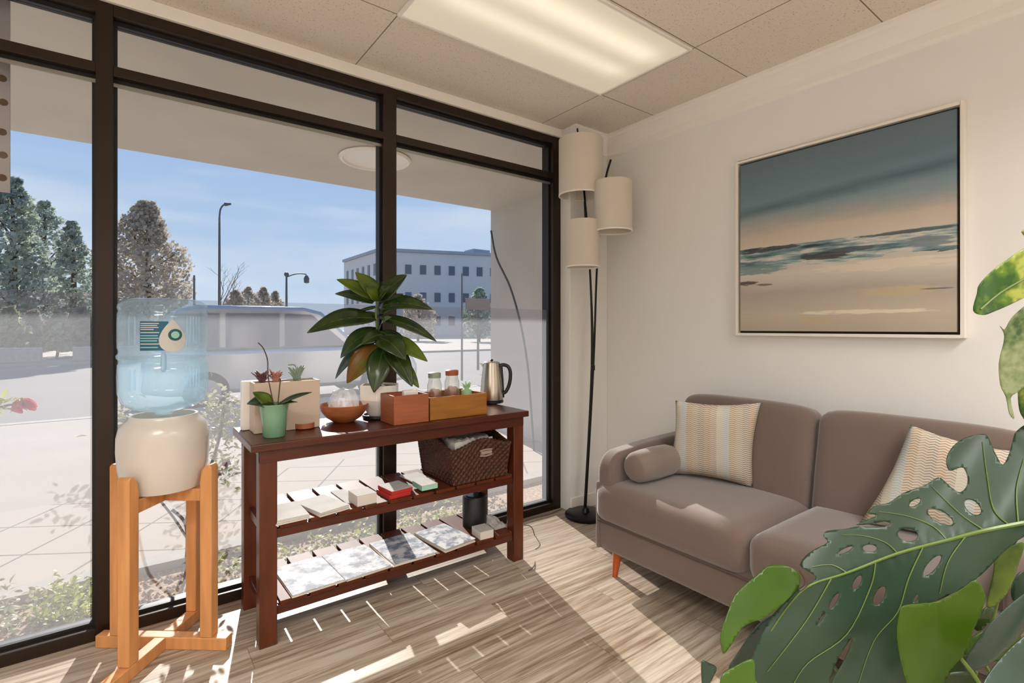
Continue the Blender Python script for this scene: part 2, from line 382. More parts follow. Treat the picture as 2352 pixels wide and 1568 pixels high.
def cr(pts, n=6, closed=False):   # catmull-rom
    P = [Vector(p) for p in pts]; out = []; L = len(P)
    rng = range(L) if closed else range(L-1)
    for i in rng:
        p0 = P[(i-1) % L] if closed or i > 0 else P[0]; p1 = P[i]; p2 = P[(i+1) % L]; p3 = P[(i+2) % L] if closed or i+2 < L else P[-1]
        for k in range(n):
            t = k/n; out.append(.5*((2*p1)+(p2-p0)*t+(2*p0-5*p1+4*p2-p3)*t*t+(3*p1-p0-3*p2+p3)*t**3))
    if not closed: out.append(P[-1])
    return out
def rbox(a, b, r, bulge=0, n=6):   # soft cushion: rounded box with domed top
    mb = MB(); a = Vector(a); b = Vector(b); c = (a+b)/2; h = (b-a)/2
    bm = bmesh.new(); bmesh.ops.create_cube(bm, size=2); bmesh.ops.subdivide_edges(bm, edges=bm.edges, cuts=11, use_grid_fill=True)
    vs = []
    for v in bm.verts:
        p = v.co.copy(); q = Vector([math.copysign(abs(x)**.55, x) for x in p])   # more samples at edges
        w = Vector((q.x*h.x, q.y*h.y, q.z*h.z)); inner = Vector([max(-(h[i]-r), min(h[i]-r, w[i])) for i in range(3)])
        d = w-inner
        if d.length > 1e-6: w = inner+d.normalized()*min(r, d.length if sum(abs(t) > 1e-6 for t in d) < 2 else r)
        fx, fy, fz = [max(0, 1-(w[i]/h[i])**2) for i in range(3)]
        if bulge: w.z += math.copysign(bulge, w.z)*fx**.5*fy**.5*(1 if abs(w.z) > h.z*.5 else 0)
        v.co = c+w
    bm.verts.ensure_lookup_table(); mb.add([v.co.copy() for v in bm.verts], [tuple(v.index for v in f.verts) for f in bm.faces]); bm.free()
    return mb
# ------------------------------------------------------------------ ROOM SHELL
H = 2.513; XL = -4.1; YB = -5.2; WX = .05; WY = .091
struct('floor', MB().box((XL-.1, YB-.1, -.06), (WX+.1, .20, 0)), 'plank_floor', smooth=False)
struct('ceiling', MB().box((XL-.1, YB-.1, H), (WX+.1, .24, H+.06)), 'ceiling_tile', smooth=False)
struct('wall_right', MB().box((WX, YB, 0), (WX+.1, 0.24, H)), 'wall_paint', smooth=False)
struct('wall_left', MB().box((XL-.1, YB, 0), (XL, .24, H)), 'wall_paint', smooth=False)
struct('wall_back', MB().box((XL-.1, YB-.1, 0), (WX+.1, YB, H)), 'wall_paint', smooth=False)
struct('wall_front', MB().box((-.300, 0, 0), (WX, .24, H)), 'wall_paint', bevel=.004)
struct('trim_1', MB().box((XL, .075, 2.458), (-.300, .24, H)), 'trim_paint', bevel=.003)     # header strip above the window frame
# crown moulding on the right wall and returning on the short front wall
prof = [(0, 0), (.052, 0), (.052, -.018), (.042, -.03), (.040, -.05), (.026, -.075), (.022, -.09), (.014, -.10), (.014, -.135), (.008, -.145), (0, -.15)]
def crown(p0, p1, inward, name):
    mb = MB(); vs = []
    for p, k in ((p0, 1), (p1, 0)):
        for (d, z) in prof: vs.append(Vector(p)+Vector(inward)*d+Vector((0, 0, H+z)))
    m_ = len(prof); mb.add(vs, [(i, (i+1) % m_, m_+(i+1) % m_, m_+i) for i in range(m_)]+[tuple(range(m_)), tuple(range(2*m_-1, m_-1, -1))])
    return struct(name, mb, 'trim_paint', angle=30)
crown((WX, YB, 0), (WX, 0, 0), (-1, 0, 0), 'trim_2')
crown((-.30, 0, 0), (WX, 0, 0), (0, -1, 0), 'trim_3')
struct('baseboard_right', MB().box((WX-.014, YB, 0), (WX, 0, .09)), 'trim_paint', bevel=.003)
struct('baseboard_front', MB().box((-.300, -.012, 0), (WX-.014, 0, .09)), 'trim_paint', bevel=.003)
# storefront windows
mull = [(-3.95, -3.88), (-2.699, -2.645), (-1.537, -1.467), (-.366, -.3005)]   # mullion faces along the wall
D0, D1 = WY, WY+.115
for i in range(3):
    xa, xb = mull[i][1], mull[i+1][0]
    fr = MB()
    fr.box((xa, D0, 2.412), (xb, D1, 2.458)); fr.box((xa, D0, 2.180), (xb, D1, 2.219)); fr.box((xa, D0, 0), (xb, D1, .046))
    if i == 0: fr.box((mull[0][0], D0, 0), (mull[0][1], D1, 2.458))
    fr.box((mull[i+1][0], D0, 0), (mull[i+1][1], D1, 2.458))
    w = struct('window_%d' % (i+1), fr, 'bronze', bevel=.002)
    g = MB()
    for (za, zb) in ((2.395, 2.412), (2.219, 2.226), (2.163, 2.180), (.046, .058)): g.box((xa, D0+.035, za), (xb, D0+.075, zb))
    for (za, zb) in ((2.226, 2.395), (.058, 2.163)):
        g.box((xa, D0+.035, za), (xa+.012, D0+.075, zb)); g.box((xb-.012, D0+.035, za), (xb, D0+.075, zb))
    g.build('glazing_gasket', 'gasket', w, smooth=False)
    MB().box((xa, D0+.030, 2.149), (xb, D0+.036, 2.163)).build('glazing_stop', 'alum_strip', w, smooth=False)
    MB().box((xa+.012, D0+.052, 2.226), (xb-.012, D0+.058, 2.395)).build('transom_pane', 'glass', w, smooth=False)
    MB().box((xa+.012, D0+.052, .058), (xb-.012, D0+.058, 2.163)).build('lower_pane', 'glass', w, smooth=False)
    f = MB().box((xa+.013, D0+.0500, .059), (xb-.013, D0+.0512, 1.318 if i else 1.335)).build('hazy_film', 'film', w, smooth=False)
    f['label'] = 'hazy translucent film on the lower glass'
struct('wall_front_left', MB().box((XL, D0, 0), (-3.95, .24, H)), 'wall_paint', smooth=False)
# ceiling light panel over the table, plus unseen panels added for fill
PW = 54
def fixture(x0, y0, label, mat, group='fluorescent ceiling fixtures', power=0):
    x1, y1 = x0+1.22, y0+.588
    t = thing('ceiling_light', ((x0+x1)/2, (y0+y1)/2, H-.012), label, 'ceiling light', group)
    fr = MB(); w_ = .014
    fr.box((x0, y0, H-.012), (x1, y0+w_, H-.001)).box((x0, y1-w_, H-.012), (x1, y1, H-.001)).box((x0, y0+w_, H-.012), (x0+w_, y1-w_, H-.001)).box((x1-w_, y0+w_, H-.012), (x1, y1-w_, H-.001))
    fr.build('light_frame', 'trim_paint', t, bevel=.002)
    MB().box((x0+w_+.002, y0+w_+.002, H-.009), (x1-w_-.002, y1-w_-.002, H-.003)).build('diffuser', mat, t, smooth=False)
    if power:   # added fill lamp, spread cut to keep it out of the glass
        la = bpy.data.lights.new('fill_area', 'AREA'); la.shape = 'RECTANGLE'; la.size = 1.15; la.size_y = .52; la.energy = power; la.spread = R(145); la.color = (1, .985, .965)
        lo_ = bpy.data.objects.new('fill_area', la); COL.objects.link(lo_); lo_.parent = t; lo_.location = (0, 0, .0)
fixture(-1.700, -1.022, 'recessed fluorescent ceiling light panel above the console table, nearest the window', 'diffuser')
fixture(-1.700, -3.43, 'unseen ceiling panel added as fill light behind the viewpoint on the sofa side', 'fill_diffuser', power=PW*.62)
fixture(-2.915, -4.632, 'unseen ceiling panel added as fill light at the back of the room', 'fill_diffuser', power=PW)
fixture(-4.0, -2.832, 'unseen ceiling panel added as fill light over the left side of the room', 'fill_diffuser', power=PW)
# ------------------------------------------------------------------ PAINTING
pa = onx(1697, 763, WX-.035); pb = onx(2204, 243, WX-.035)
y1, z0 = pa.y, pa.z; y0, z1 = pb.y, pb.z
t = thing('framed_painting', (WX, (y0+y1)/2, z0-.02), 'large square seascape painting in a thin white floater frame on the right wall', 'painting')
MB().box((WX-.035, y0+.008, z0+.008), (WX-.006, y1-.008, z1-.008)).build('canvas', 'seascape', t, smooth=False)
MB().box((WX-.012, y0-.004, z0-.004), (WX-.002, y1+.004, z1+.004)).build('shadow_gap', 'canvas_edge', t, smooth=False)
fr = MB(); a, b = .003, .016
fr.box((WX-.042, y0-b, z0-b), (WX-.001, y0-a, z1+b)).box((WX-.042, y1+a, z0-b), (WX-.001, y1+b, z1+b)).box((WX-.042, y0-a, z0-b), (WX-.001, y1+a, z0-a)).box((WX-.042, y0-a, z1+a), (WX-.001, y1+a, z1+b))
fr.build('frame', 'frame_white', t, bevel=.001)
# ------------------------------------------------------------------ SOFA
XF = -.80; YS = -.70; YE = -2.22; YC = -1.452
t = thing('sofa', ((XF-.06)/2, (YS+YE)/2, 0), 'taupe grey two-seat sofa with wooden legs against the right wall', 'sofa')
rbox((XF+.012, YE+.01, .135), (-.06, YS-.01, .30), .03).build('base', 'sofa_fabric', t)
def seat(ya, yb):
    mb = rbox((XF-.012, ya, .275), (-.22, yb, .455), .055, bulge=.014); return mb.build('seat_cushion', 'sofa_fabric', t)
seat(YC+.002, YS+.005); seat(YE-.005, YC-.002)
# piping line along the seat front
MB().tube([(XF+.004, YS-.02, .282), (XF+.004, YE+.02, .282)], .005, 6).build('piping', 'seam', t)
def back(ya, yb):
    mb = rbox((-.085, ya, -.24), (.075, yb, .24), .055, bulge=.0)
    c = Matrix.Translation((-.19, 0, .615)) @ Matrix.Rotation(R(11), 4, 'Y')
    mb.v = [c @ v for v in mb.v]
    for v in mb.v:
        v.x = min(v.x, -.03)
    # tufting dimple and gentle crown along the top
    for v in mb.v:
        f = (v.y-ya)/(yb-ya); v.z -= .022*(abs(2*f-1)**4) if v.z > .7 else 0
        d = math.hypot(v.y-(ya+yb)/2, v.z-.67)
        if v.x < -.2: v.x += .012*math.exp(-(d/.05)**2)
    return mb.build('back_cushion', 'sofa_fabric', t)
back(YC+.003, YS-.085); back(YE+.085, YC-.003)
def arm(ya, yb):
    pts = []
    xs0, xs1, zt, zb = XF+.015, -.07, .625, .30; r = .10
    pts += [(xs1, zb), (xs0, zb)]
    for k in range(9): w = math.pi/2*k/8; pts.append((xs0+r-r*math.cos(w), zt-r-.02+r*math.sin(w)))
    pts += [((xs0+xs1)/2-.05, zt-.004), (xs1-.1, zt+.004)]
    for k in range(5): w = math.pi/2*k/4; pts.append((xs1-.05+.05*math.sin(w), zt-.05+.05*math.cos(w)))
    m = Matrix(((1,0,0,0),(0,0,1,0),(0,1,0,0),(0,0,0,1)))
    mb = MB().prism(pts[::-1], ya, yb, m)
    return mb.build('armrest', 'sofa_fabric', t, bevel=.022, seg=4, angle=50)
arm(YS-.090, YS+.0); arm(YE, YE+.09)
# side panel below arm
for ya, yb in ((YS-.02, YS+.004), (YE-.004, YE+.02)): rbox((XF+.008, ya, .137), (-.07, yb, .46), .011).build('side_panel', 'sofa_fabric', t)
for (x, y) in ((XF+.09, YS-.07), (XF+.09, YE+.07), (-.14, YS-.07), (-.14, YE+.07)):
    sx_ = -1 if x < -.5 else 1; sy_ = 1 if y > YC else -1
    MB().tube([(x+.012*sx_, y+.012*sy_, 0), (x, y, .15)], [.013, .026], 16).build('leg', 'sofa_leg', t)
# bolster
bz = .472+.075
mb = MB(); L = []
x0, x1, yb_ = -.715, -.43, -.870
prof_ = [(x0, .03), (x0-.004, .05), (x0+.002, .062), (x0+.02, .07), (x0+.06, .074), ((x0+x1)/2, .077), (x1-.04, .074), (x1, .062), (x1+.003, .03)]
mb.tube([(p[0], yb_, bz) for p in prof_], [p[1] for p in prof_], 28)
b = mb.build('bolster_cushion', 'bolster_fabric'); tag(b, 'small taupe cylindrical bolster lying along the left armrest of the sofa', 'bolster')
def pillow(tl, tr, br, bl, bul, name, label):
    tl, tr, br, bl = map(Vector, (tl, tr, br, bl)); c = (tl+tr+br+bl)/4
    ex = ((tr+br)-(tl+bl)).normalized(); ez = ((tl+tr)-(bl+br)); ez = (ez-ex*ez.dot(ex)).normalized(); nn = ex.cross(ez)
    rot = Matrix((ex, ez, nn)).transposed()
    N = 26; vs = []; fs = []
    for side in (1, -1):
        for i in range(N+1):
            for j in range(N+1):
                u, v = i/N, j/N
                p = (bl*(1-u)+br*u)*(1-v)+(tl*(1-u)+tr*u)*v
                uu, vv = 2*u-1, 2*v-1
                p = p+(c-p)*(.09*((1-uu*uu)*(vv**4)+(1-vv*vv)*(uu**4)))
                h = bul*((1-uu**4)*(1-vv**4))**.6
                h += .003*math.sin(9*u+5*v)*(1-uu*uu)
                vs.append(p+nn*side*h-c)
        k = (0 if side == 1 else (N+1)**2)
        for i in range(N):
            for j in range(N):
                a_ = k+i*(N+1)+j; fs.append((a_, a_+N+1, a_+N+2, a_+1))
    # store in local frame so the weave pattern follows the cushion
    me = bpy.data.meshes.new(name); me.from_pydata([rot.transposed() @ v for v in vs], [], fs)
    bm = bmesh.new(); bm.from_mesh(me); bmesh.ops.remove_doubles(bm, verts=bm.verts, dist=1e-5); bmesh.ops.recalc_face_normals(bm, faces=bm.faces); bm.to_mesh(me); bm.free()
    me.polygons.foreach_set('use_smooth', [True]*len(me.polygons)); me.materials.append(M['chevron'])
    o = bpy.data.objects.new(name, me); COL.objects.link(o); o.location = c; o.rotation_euler = rot.to_euler()
    return tag(o, label, 'cushion', 'striped throw cushions on the sofa')
pillow((-.405, -.875, .835), (-.245, -1.225, .850), (-.315, -1.225, .470), (-.44, -.85, .470), .055, 'throw_cushion', 'cream striped chevron throw cushion standing upright beside the bolster')
pillow((-.275, -1.80, .840), (-.245, -2.10, .79), (-.34, -2.06, .455), (-.40, -1.68, .470), .055, 'throw_cushion', 'cream striped chevron throw cushion leaning over behind the monstera leaf')
# ------------------------------------------------------------------ FLOOR LAMP
base = onz(1345, 1186, 0); bx_, by_ = base.x, base.y
t = thing('floor_lamp', (bx_, by_, 0), 'black pole floor lamp with three white drum shades in the corner', 'floor lamp')
MB().lathe([(0, 0), (.125, 0), (.13, .006), (.13, .02), (.12, .028), (.03, .034), (.02, .06), (0, .06)], (bx_, by_, 0), 40).build('base', 'lamp_metal', t)
dl = (Vector((bx_, by_, 0))-CAM).dot(FW)
def lp(px, py, dt=0): return at(px, py, dl+dt)
poleA = cr([(bx_, by_, .05), lp(1361, 840), lp(1355, 620), lp(1346, 520, .0), lp(1343, 462, .0)], 6)
poleB = cr([(bx_+.01, by_+.01, .05), lp(1363, 840, .02), lp(1372, 600, .05), lp(1388, 430, .06), lp(1403, 366, .02)], 6)
poleC = cr([(bx_-.01, by_, .05), lp(1359, 840, .03), lp(1354, 600, .08), lp(1336, 380, .09), lp(1324, 286, .06)], 6)
for p in (poleA, poleB, poleC): MB().tube(p, .007, 10).build('pole', 'lamp_metal', t)
MB().tube([lp(1362, 838), lp(1362, 850)], .013, 12).build('pole_clamp', 'lamp_metal', t)
def shade(x0, x1, ytop, ybot, dt):
    c0 = lp((x0+x1)/2, ytop, dt); c1 = lp((x0+x1)/2, ybot, dt); r = (x1-x0)/2/FPX*(dl+dt)*.97
    zt, zb = c0.z, c1.z; c = (c0.x, c0.y, 0)
    s_ = MB().lathe([(r, zb), (r, zt), (r-.004, zt), (r-.004, zb), (r, zb)], c, 48, close=True).build('lamp_shade', 'shade_fabric', t)
    MB().lathe([(r+.0012, zb-.001), (r+.0012, zb+.006), (r-.005, zb+.006), (r-.005, zb-.001), (r+.0012, zb-.001)], c, 48, close=True).build('shade_ring', 'trim_paint', s_)
    sp_ = MB(); zt -= .02
    for k in range(3):
        w = 2*math.pi*k/3; sp_.tube([(c[0], c[1], zt), (c[0]+(r-.003)*math.cos(w), c[1]+(r-.003)*math.sin(w), zt)], .002, 6)
    sp_.tube([(c[0], c[1], zt+.02), (c[0], c[1], zt-.08)], .016, 12)
    sp_.build('shade_holder', 'trim_paint', s_)
    MB().ball((c[0], c[1], zt-.11), .03, 14, (1, 1, 1.2)).build('bulb', 'ceramic_white', s_)
shade(1282, 1386, 322, 450, -.02); shade(1364, 1453, 418, 532, -.13); shade(1298, 1379, 508, 614, -.10)
# ------------------------------------------------------------------ CONSOLE TABLE
TX0, TX1, TY0, TY1, TZ = -2.240, -.942, -.372, .045, .770
LX = (-2.177, -.992); LY = (-.318, .010); lw = .031
t = thing('console_table', ((TX0+TX1)/2, (TY0+TY1)/2, 0), 'long dark red-brown wooden console table with two slatted shelves by the window', 'console table')
MB().box((TX0, TY0, TZ-.030), (TX1, TY1, TZ)).build('table_top', 'mahogany', t, bevel=.004)
for ya_ in (TY0+.022, TY1-.042): MB().box((LX[0]-lw, ya_, TZ-.078), (LX[1]+lw, ya_+.020, TZ-.030)).build('apron', 'mahogany', t, bevel=.002)
for x in LX: MB().box((x-.012, LY[0]+lw, TZ-.078), (x+.012, LY[1]-lw, TZ-.030)).build('side_apron', 'mahogany', t, bevel=.002)
for x in LX:
    for y in LY: MB().box((x-lw, y-lw, 0), (x+lw, y+lw, TZ-.030)).build('leg', 'mahogany_leg', t, bevel=.003)
def shelf(z):
    for ya_ in (LY[0]-.022, LY[1]): MB().box((LX[0]+lw, ya_, z-.050), (LX[1]-lw, ya_+.022, z-.016)).build('shelf_rail', 'mahogany', t, bevel=.002)
    for x in LX: MB().box((x-.011, LY[0]+lw, z-.050), (x+.011, LY[1]-lw, z-.016)).build('side_rail', 'mahogany', t, bevel=.002)
    a = LX[0]+lw+.004; n_ = 10; pitch = (LX[1]-lw-.004-a)/n_
    for k in range(n_): MB().box((a+k*pitch+.006, LY[0]-.028, z-.0155), (a+(k+1)*pitch-.006, LY[1]+.028, z)).build('shelf_slat', 'slat_wood', t, bevel=.002)
SZ1, SZ2 = .450, .158
shelf(SZ1); shelf(SZ2)
# ------------------------------------------------------------------ stacks on the shelves
def rotbox(c, sx, sy, sz, rz): return Matrix.Translation(c) @ Matrix.Rotation(rz, 4, 'Z')
def stack(px, py, z, sx, sy, h, rz, n_, name, label, cat, top='paper', side='paper_edge', group=None, jitter=.006):
    p = onz(px, py, z+h) if isinstance(px, (int, float)) else px
    p.y = max(LY[0]-.03+sy/2, min(p.y, LY[1]+.02-sy/2))
    t = thing(name, (p.x, p.y, z), label, cat, group)
    for k in range(n_):
        hh = h/n_; q = Vector((p.x+random.uniform(-jitter, jitter), p.y+random.uniform(-jitter, jitter), z+k*hh)); m = Matrix.Translation(q) @ Matrix.Rotation(rz+random.uniform(-.03, .03), 4, 'Z')
        last = k == n_-1
        b = MB().box((-sx/2, -sy/2, .0002), (sx/2, sy/2, hh-(.0016 if last else .0004)), m).build('booklet' if name != 'gift_box' else 'box_body', side, t, bevel=.0008)
        if last: MB().box((-sx/2, -sy/2, hh-.0015), (sx/2, sy/2, hh), m).build('cover', top, b, smooth=False)
    return t
up = 'leaflet stacks on the upper shelf'; lo = 'magazine piles on the lower shelf'
stack(667, 1180, SZ1, .13, .19, .018, .03, 3, 'leaflet_stack', 'pale leaflet stack at the left end of the upper shelf', 'leaflets', group=up)
stack(745, 1158, SZ1, .13, .20, .016, .22, 3, 'leaflet_stack', 'white leaflet stack turned askew, second from the left on the upper shelf', 'leaflets', group=up)
stack(792, 1138, SZ1, .06, .20, .004, .0, 1, 'leaflet_stack', 'single white leaflet lying behind the small white card box on the upper shelf', 'leaflets', group=up)
stack(836, 1128, SZ1, .085, .10, .045, .05, 1, 'gift_box', 'small white square card box in the middle of the upper shelf', 'card box')
stack(905, 1115, SZ1, .105, .125, .035, .10, 2, 'gift_box', 'flat bright red card box with a pale lid on the upper shelf', 'card box', top='paper', side='red_card')
stack(958, 1095, SZ1, .10, .17, .010, .05, 2, 'leaflet_stack', 'white leaflet stack lying between the red box and the mint box', 'leaflets', group=up)
stack(975, 1106, SZ1+.0105, .08, .10, .024, .0, 1, 'gift_box', 'small mint green card box beside the wicker basket', 'card box', top='paper', side='mint_card')
stack(715, 1325, SZ2, .215, .285, .010, .05, 2, 'magazine_pile', 'glossy magazine pile at the left end of the lower shelf', 'magazines', top='page_0', group=lo)
stack(825, 1292, SZ2, .20, .28, .012, .03, 3, 'magazine_pile', 'white covered magazine pile, second from the left on the lower shelf', 'magazines', top='page_1', group=lo)
stack(935, 1266, SZ2, .21, .28, .010, .02, 2, 'magazine_pile', 'grey pictured magazine pile in the middle of the lower shelf', 'magazines', top='page_2', group=lo)
stack(1030, 1236, SZ2, .18, .26, .020, .10, 4, 'magazine_pile', 'thick printed magazine pile, the right-hand one on the lower shelf', 'magazines', top='page_3', group=lo)
stack(1112, 1214, SZ2, .075, .09, .040, -.1, 1, 'gift_box', 'small cream card box at the right end of the lower shelf', 'card box')
# crumpled paper bag
mb = MB(); rr = random.Random(4); c = Vector((-1.060, -.20, SZ2))
g = []
for i in range(9):
    for j in range(9): g.append(c+Vector(((i/8-.5)*.07, (j/8-.5)*.16, .008+.020*rr.random()+.022*math.exp(-((i-4)**2+(j-5)**2)/8))))
mb.add(g+[Vector((v.x, v.y, SZ2+.001)) for v in g], [(i*9+j, (i+1)*9+j, (i+1)*9+j+1, i*9+j+1) for i in range(8) for j in range(8)]+[(81+i*9+j, 81+i*9+j+1, 81+(i+1)*9+j+1, 81+(i+1)*9+j) for i in range(8) for j in range(8)]
  + [(i*9, 81+i*9, 81+(i+1)*9, (i+1)*9) for i in range(8)]+[(i*9+8, (i+1)*9+8, 81+(i+1)*9+8, 81+i*9+8) for i in range(8)]+[(j, j+1, 81+j+1, 81+j) for j in range(8)]+[(72+j, 81+72+j, 81+73+j, 73+j) for j in range(8)])
tag(mb.build('crumpled_bag', 'paper', angle=20), 'crumpled white paper bag at the right end of the lower shelf', 'bag')
# cylinder speaker
c = Vector((-1.27, -.135, SZ2)); c = ony(1090, 1212, -.155); c.z = SZ2
t = thing('cylinder_speaker', c, 'black upright cylindrical speaker standing on the lower shelf below the basket', 'speaker')
MB().lathe([(0, 0), (.060, 0), (.064, .004), (.064, .150), (.060, .158), (0, .158)], c, 40).build('body', 'black_plastic', t)
MB().lathe([(0, .158), (.045, .158), (.045, .161), (0, .161)], c, 32).build('control_top', 'black_gloss', t)
# wicker basket
bx0, bx1, by0, by1, bz0, bz1 = -1.395, -1.050, -.360, -.01, SZ1, SZ1+.195
t = thing('wicker_basket', ((bx0+bx1)/2, (by0+by1)/2, bz0), 'dark brown square wicker basket with wavy rim on the upper shelf', 'basket')
def wall_grid(p0, p1, outn):
    nu, nv = 90, 56; vs = []; fs = []
    for i in range(nu+1):
        for j in range(nv+1):
            u, v = i/nu, j/nv; tp = .018*(1-v)
            q = Vector(p0).lerp(Vector(p1), tp/(Vector(p1)-Vector(p0)).length*1 + u*(1-2*tp/(Vector(p1)-Vector(p0)).length))
            top = (bz1-bz0)*(1-.13*math.exp(-((u-.5)/.2)**2)*0) + .022*(abs(2*u-1)**2.2)*0
            hump = .018*math.cos(math.pi*(u-.5)*2)   # rim rises at the middle where the grip is
            z = bz0+.002+v*(top+hump-.012)
            row = math.floor(v*12); ph = math.pi*(row % 2)
            d = .0045*math.sin(u*math.pi*22+ph)*abs(math.sin(v*12*math.pi))**.5 + .0015*abs(math.sin(v*12*math.pi))
            vs.append(Vector((q.x, q.y, z))+Vector(outn)*(d-.004-tp))
    fs = [(i*(nv+1)+j, (i+1)*(nv+1)+j, (i+1)*(nv+1)+j+1, i*(nv+1)+j+1) for i in range(nu) for j in range(nv)]
    return vs, fs
mb = MB()
for (p0, p1, o_) in (((bx0, by0, 0), (bx1, by0, 0), (0, -1, 0)), ((bx1, by0, 0), (bx1, by1, 0), (1, 0, 0)), ((bx1, by1, 0), (bx0, by1, 0), (0, 1, 0)), ((bx0, by1, 0), (bx0, by0, 0), (-1, 0, 0))):
    mb.add(*wall_grid(p0, p1, o_))
mb.build('woven_side', 'wicker', t, solid=.006, angle=60)
rim = MB()
for (p0, p1) in (((bx0, by0), (bx1, by0)), ((bx1, by0), (bx1, by1)), ((bx1, by1), (bx0, by1)), ((bx0, by1), (bx0, by0))):
    for s_ in (0, 1):
        pts = []
        for k in range(41):
            u = k/40; z = bz1+.018*math.cos(math.pi*(u-.5)*2)-.008; w = 2*math.pi*u*8+s_*math.pi
            x = p0[0]+(p1[0]-p0[0])*u; y = p0[1]+(p1[1]-p0[1])*u
            dx, dy = (p1[1]-p0[1]), -(p1[0]-p0[0]); l_ = math.hypot(dx, dy)
            pts.append((x+dx/l_*(.004*math.cos(w)-.004), y+dy/l_*(.004*math.cos(w)-.004), z+.004*math.sin(w)))
        rim.tube(pts, .0055, 6)
rim.build('braided_rim', 'wicker', t)
MB().box((bx0+.022, by0+.022, bz0+.001), (bx1-.022, by1-.022, bz0+.008)).build('bottom', 'wicker_dark', t)
cxb = (bx0+bx1)/2+.02; h_ = MB(); 
for s_ in (-1, 1): h_.tube([(cxb-.035, by0-.001, bz1-.055+s_*.012), (cxb, by0-.003, bz1-.055+s_*.016), (cxb+.035, by0-.001, bz1-.055+s_*.012)], .004, 6)
h_.tube([(cxb-.03, by0-.0005, bz1-.055), (cxb+.03, by0-.0005, bz1-.055)], .009, 8).build('grip', 'sign_board', t)
# paper bag in the basket
mb = MB(); rr = random.Random(9); g = []
for i in range(12):
    for j in range(9):
        x = bx0+.03+(bx1-bx0-.13)*i/11; y = by0+.02+.2*j/8
        g.append(Vector((x, y, bz1+.004+.018*rr.random()-.004*abs(j-4)/4)))
k = len(g); lowz = bz0+.02
mb.add(g+[Vector((v.x, v.y, lowz)) for v in g], [(i*9+j, (i+1)*9+j, (i+1)*9+j+1, i*9+j+1) for i in range(11) for j in range(8)]+[(i*9, k+i*9, k+(i+1)*9, (i+1)*9) for i in range(11)]+[(i*9+8, (i+1)*9+8, k+(i+1)*9+8, k+i*9+8) for i in range(11)]+[(j, j+1, k+j+1, k+j) for j in range(8)]+[(99+j, k+99+j, k+100+j, 100+j) for j in range(8)])
tag(mb.build('paper_bag', 'paper', angle=15), 'crumpled white paper filling the top of the wicker basket', 'paper')
# ------------------------------------------------------------------ THINGS ON THE TABLE TOP
E = .0008
def on_table(px, py): p = onz(px, py, TZ); p.z = TZ+E; return p
# leaf helper : blade between base and tip in 3-D with width, arch and fold
def blade(mb, base, tip, w, nrm=None, arch=.1, fold=.15, power=.8, nu=12, nv=6, tipw=.0, wave=0):
    base, tip = Vector(base), Vector(tip); ax = tip-base; L = ax.length; ax = ax.normalized()
    nrm = Vector(nrm) if nrm else Vector((0, 0, 1))
    side = ax.cross(nrm)
    if side.length < .05: side = ax.cross(Vector((.3, -.9, .1)))
    side.normalize(); nn = side.cross(ax).normalized(); vs = []
    for i in range(nu+1):
        u = i/nu; ww = w/2*(math.sin(math.pi*min(1, (u*.96+.03))**power)**.85)
        c = base+ax*(L*u)+nn*(arch*L*math.sin(math.pi*u))
        for j in range(nv+1):
            s_ = 2*j/nv-1; vs.append(c+side*(ww*s_)+nn*(fold*abs(s_)*ww+wave*ww*math.sin(u*11+s_*2)))
    mb.add(vs, [(i*(nv+1)+j, (i+1)*(nv+1)+j, (i+1)*(nv+1)+j+1, i*(nv+1)+j+1) for i in range(nu) for j in range(nv)])
    return mb
# green pot with orchid
p = ony(630, 985, -.25); p.z = TZ+E
t = thing('potted_orchid', p, 'small orchid with two bare stems in a mint green glazed pot at the table corner', 'potted plant')
MB().lathe([(0, 0), (.038, 0), (.041, .004), (.048, .085), (.053, .122), (.055, .126), (.0535, .129), (.050, .126), (.046, .10), (0, .10)], p, 48).build('pot', 'green_glaze', t)
MB().lathe([(0, .1), (.0465, .1), (.0455, .108), (0, .112)], p, 24).build('soil', 'soil', t)
dp = (p-CAM).dot(FW)
def q4(cx_, cy_, dt=0, d=None): return at(530+cx_/3.36, 600+cy_/3.36, (d if d else dp)+dt)
top = p+Vector((0, 0, .112))
for (b_, tp, w, ar, mt) in (((330, 1115), (125, 1100), .075, .25, 'rubber_leaf'), ((300, 1110), (170, 1010), .055, .1, 'rubber_leaf_light'), ((390, 1095), (625, 1010), .032, .05, 'rubber_leaf'), ((390, 1120), (515, 1085), .020, .1, 'rubber_leaf'), ((350, 1120), (230, 1160), .04, .3, 'rubber_leaf_light')):
    B = q4(*b_, 0); T = q4(*tp, -.03)
    blade(MB(), top+(B-top)*.4, T, w, nrm=(-.35, -.45, .8), arch=ar, fold=.2).build('leaf', mt, t, solid=.002)
MB().tube(cr([top, q4(290, 900), q4(283, 760), q4(250, 670), q4(212, 628)], 5), .0022, 6).build('stem', 'stem_brown', t)
MB().tube([top+Vector((.012, 0, 0)), q4(384, 900)], .0022, 6).build('stem', 'stem_brown', t)
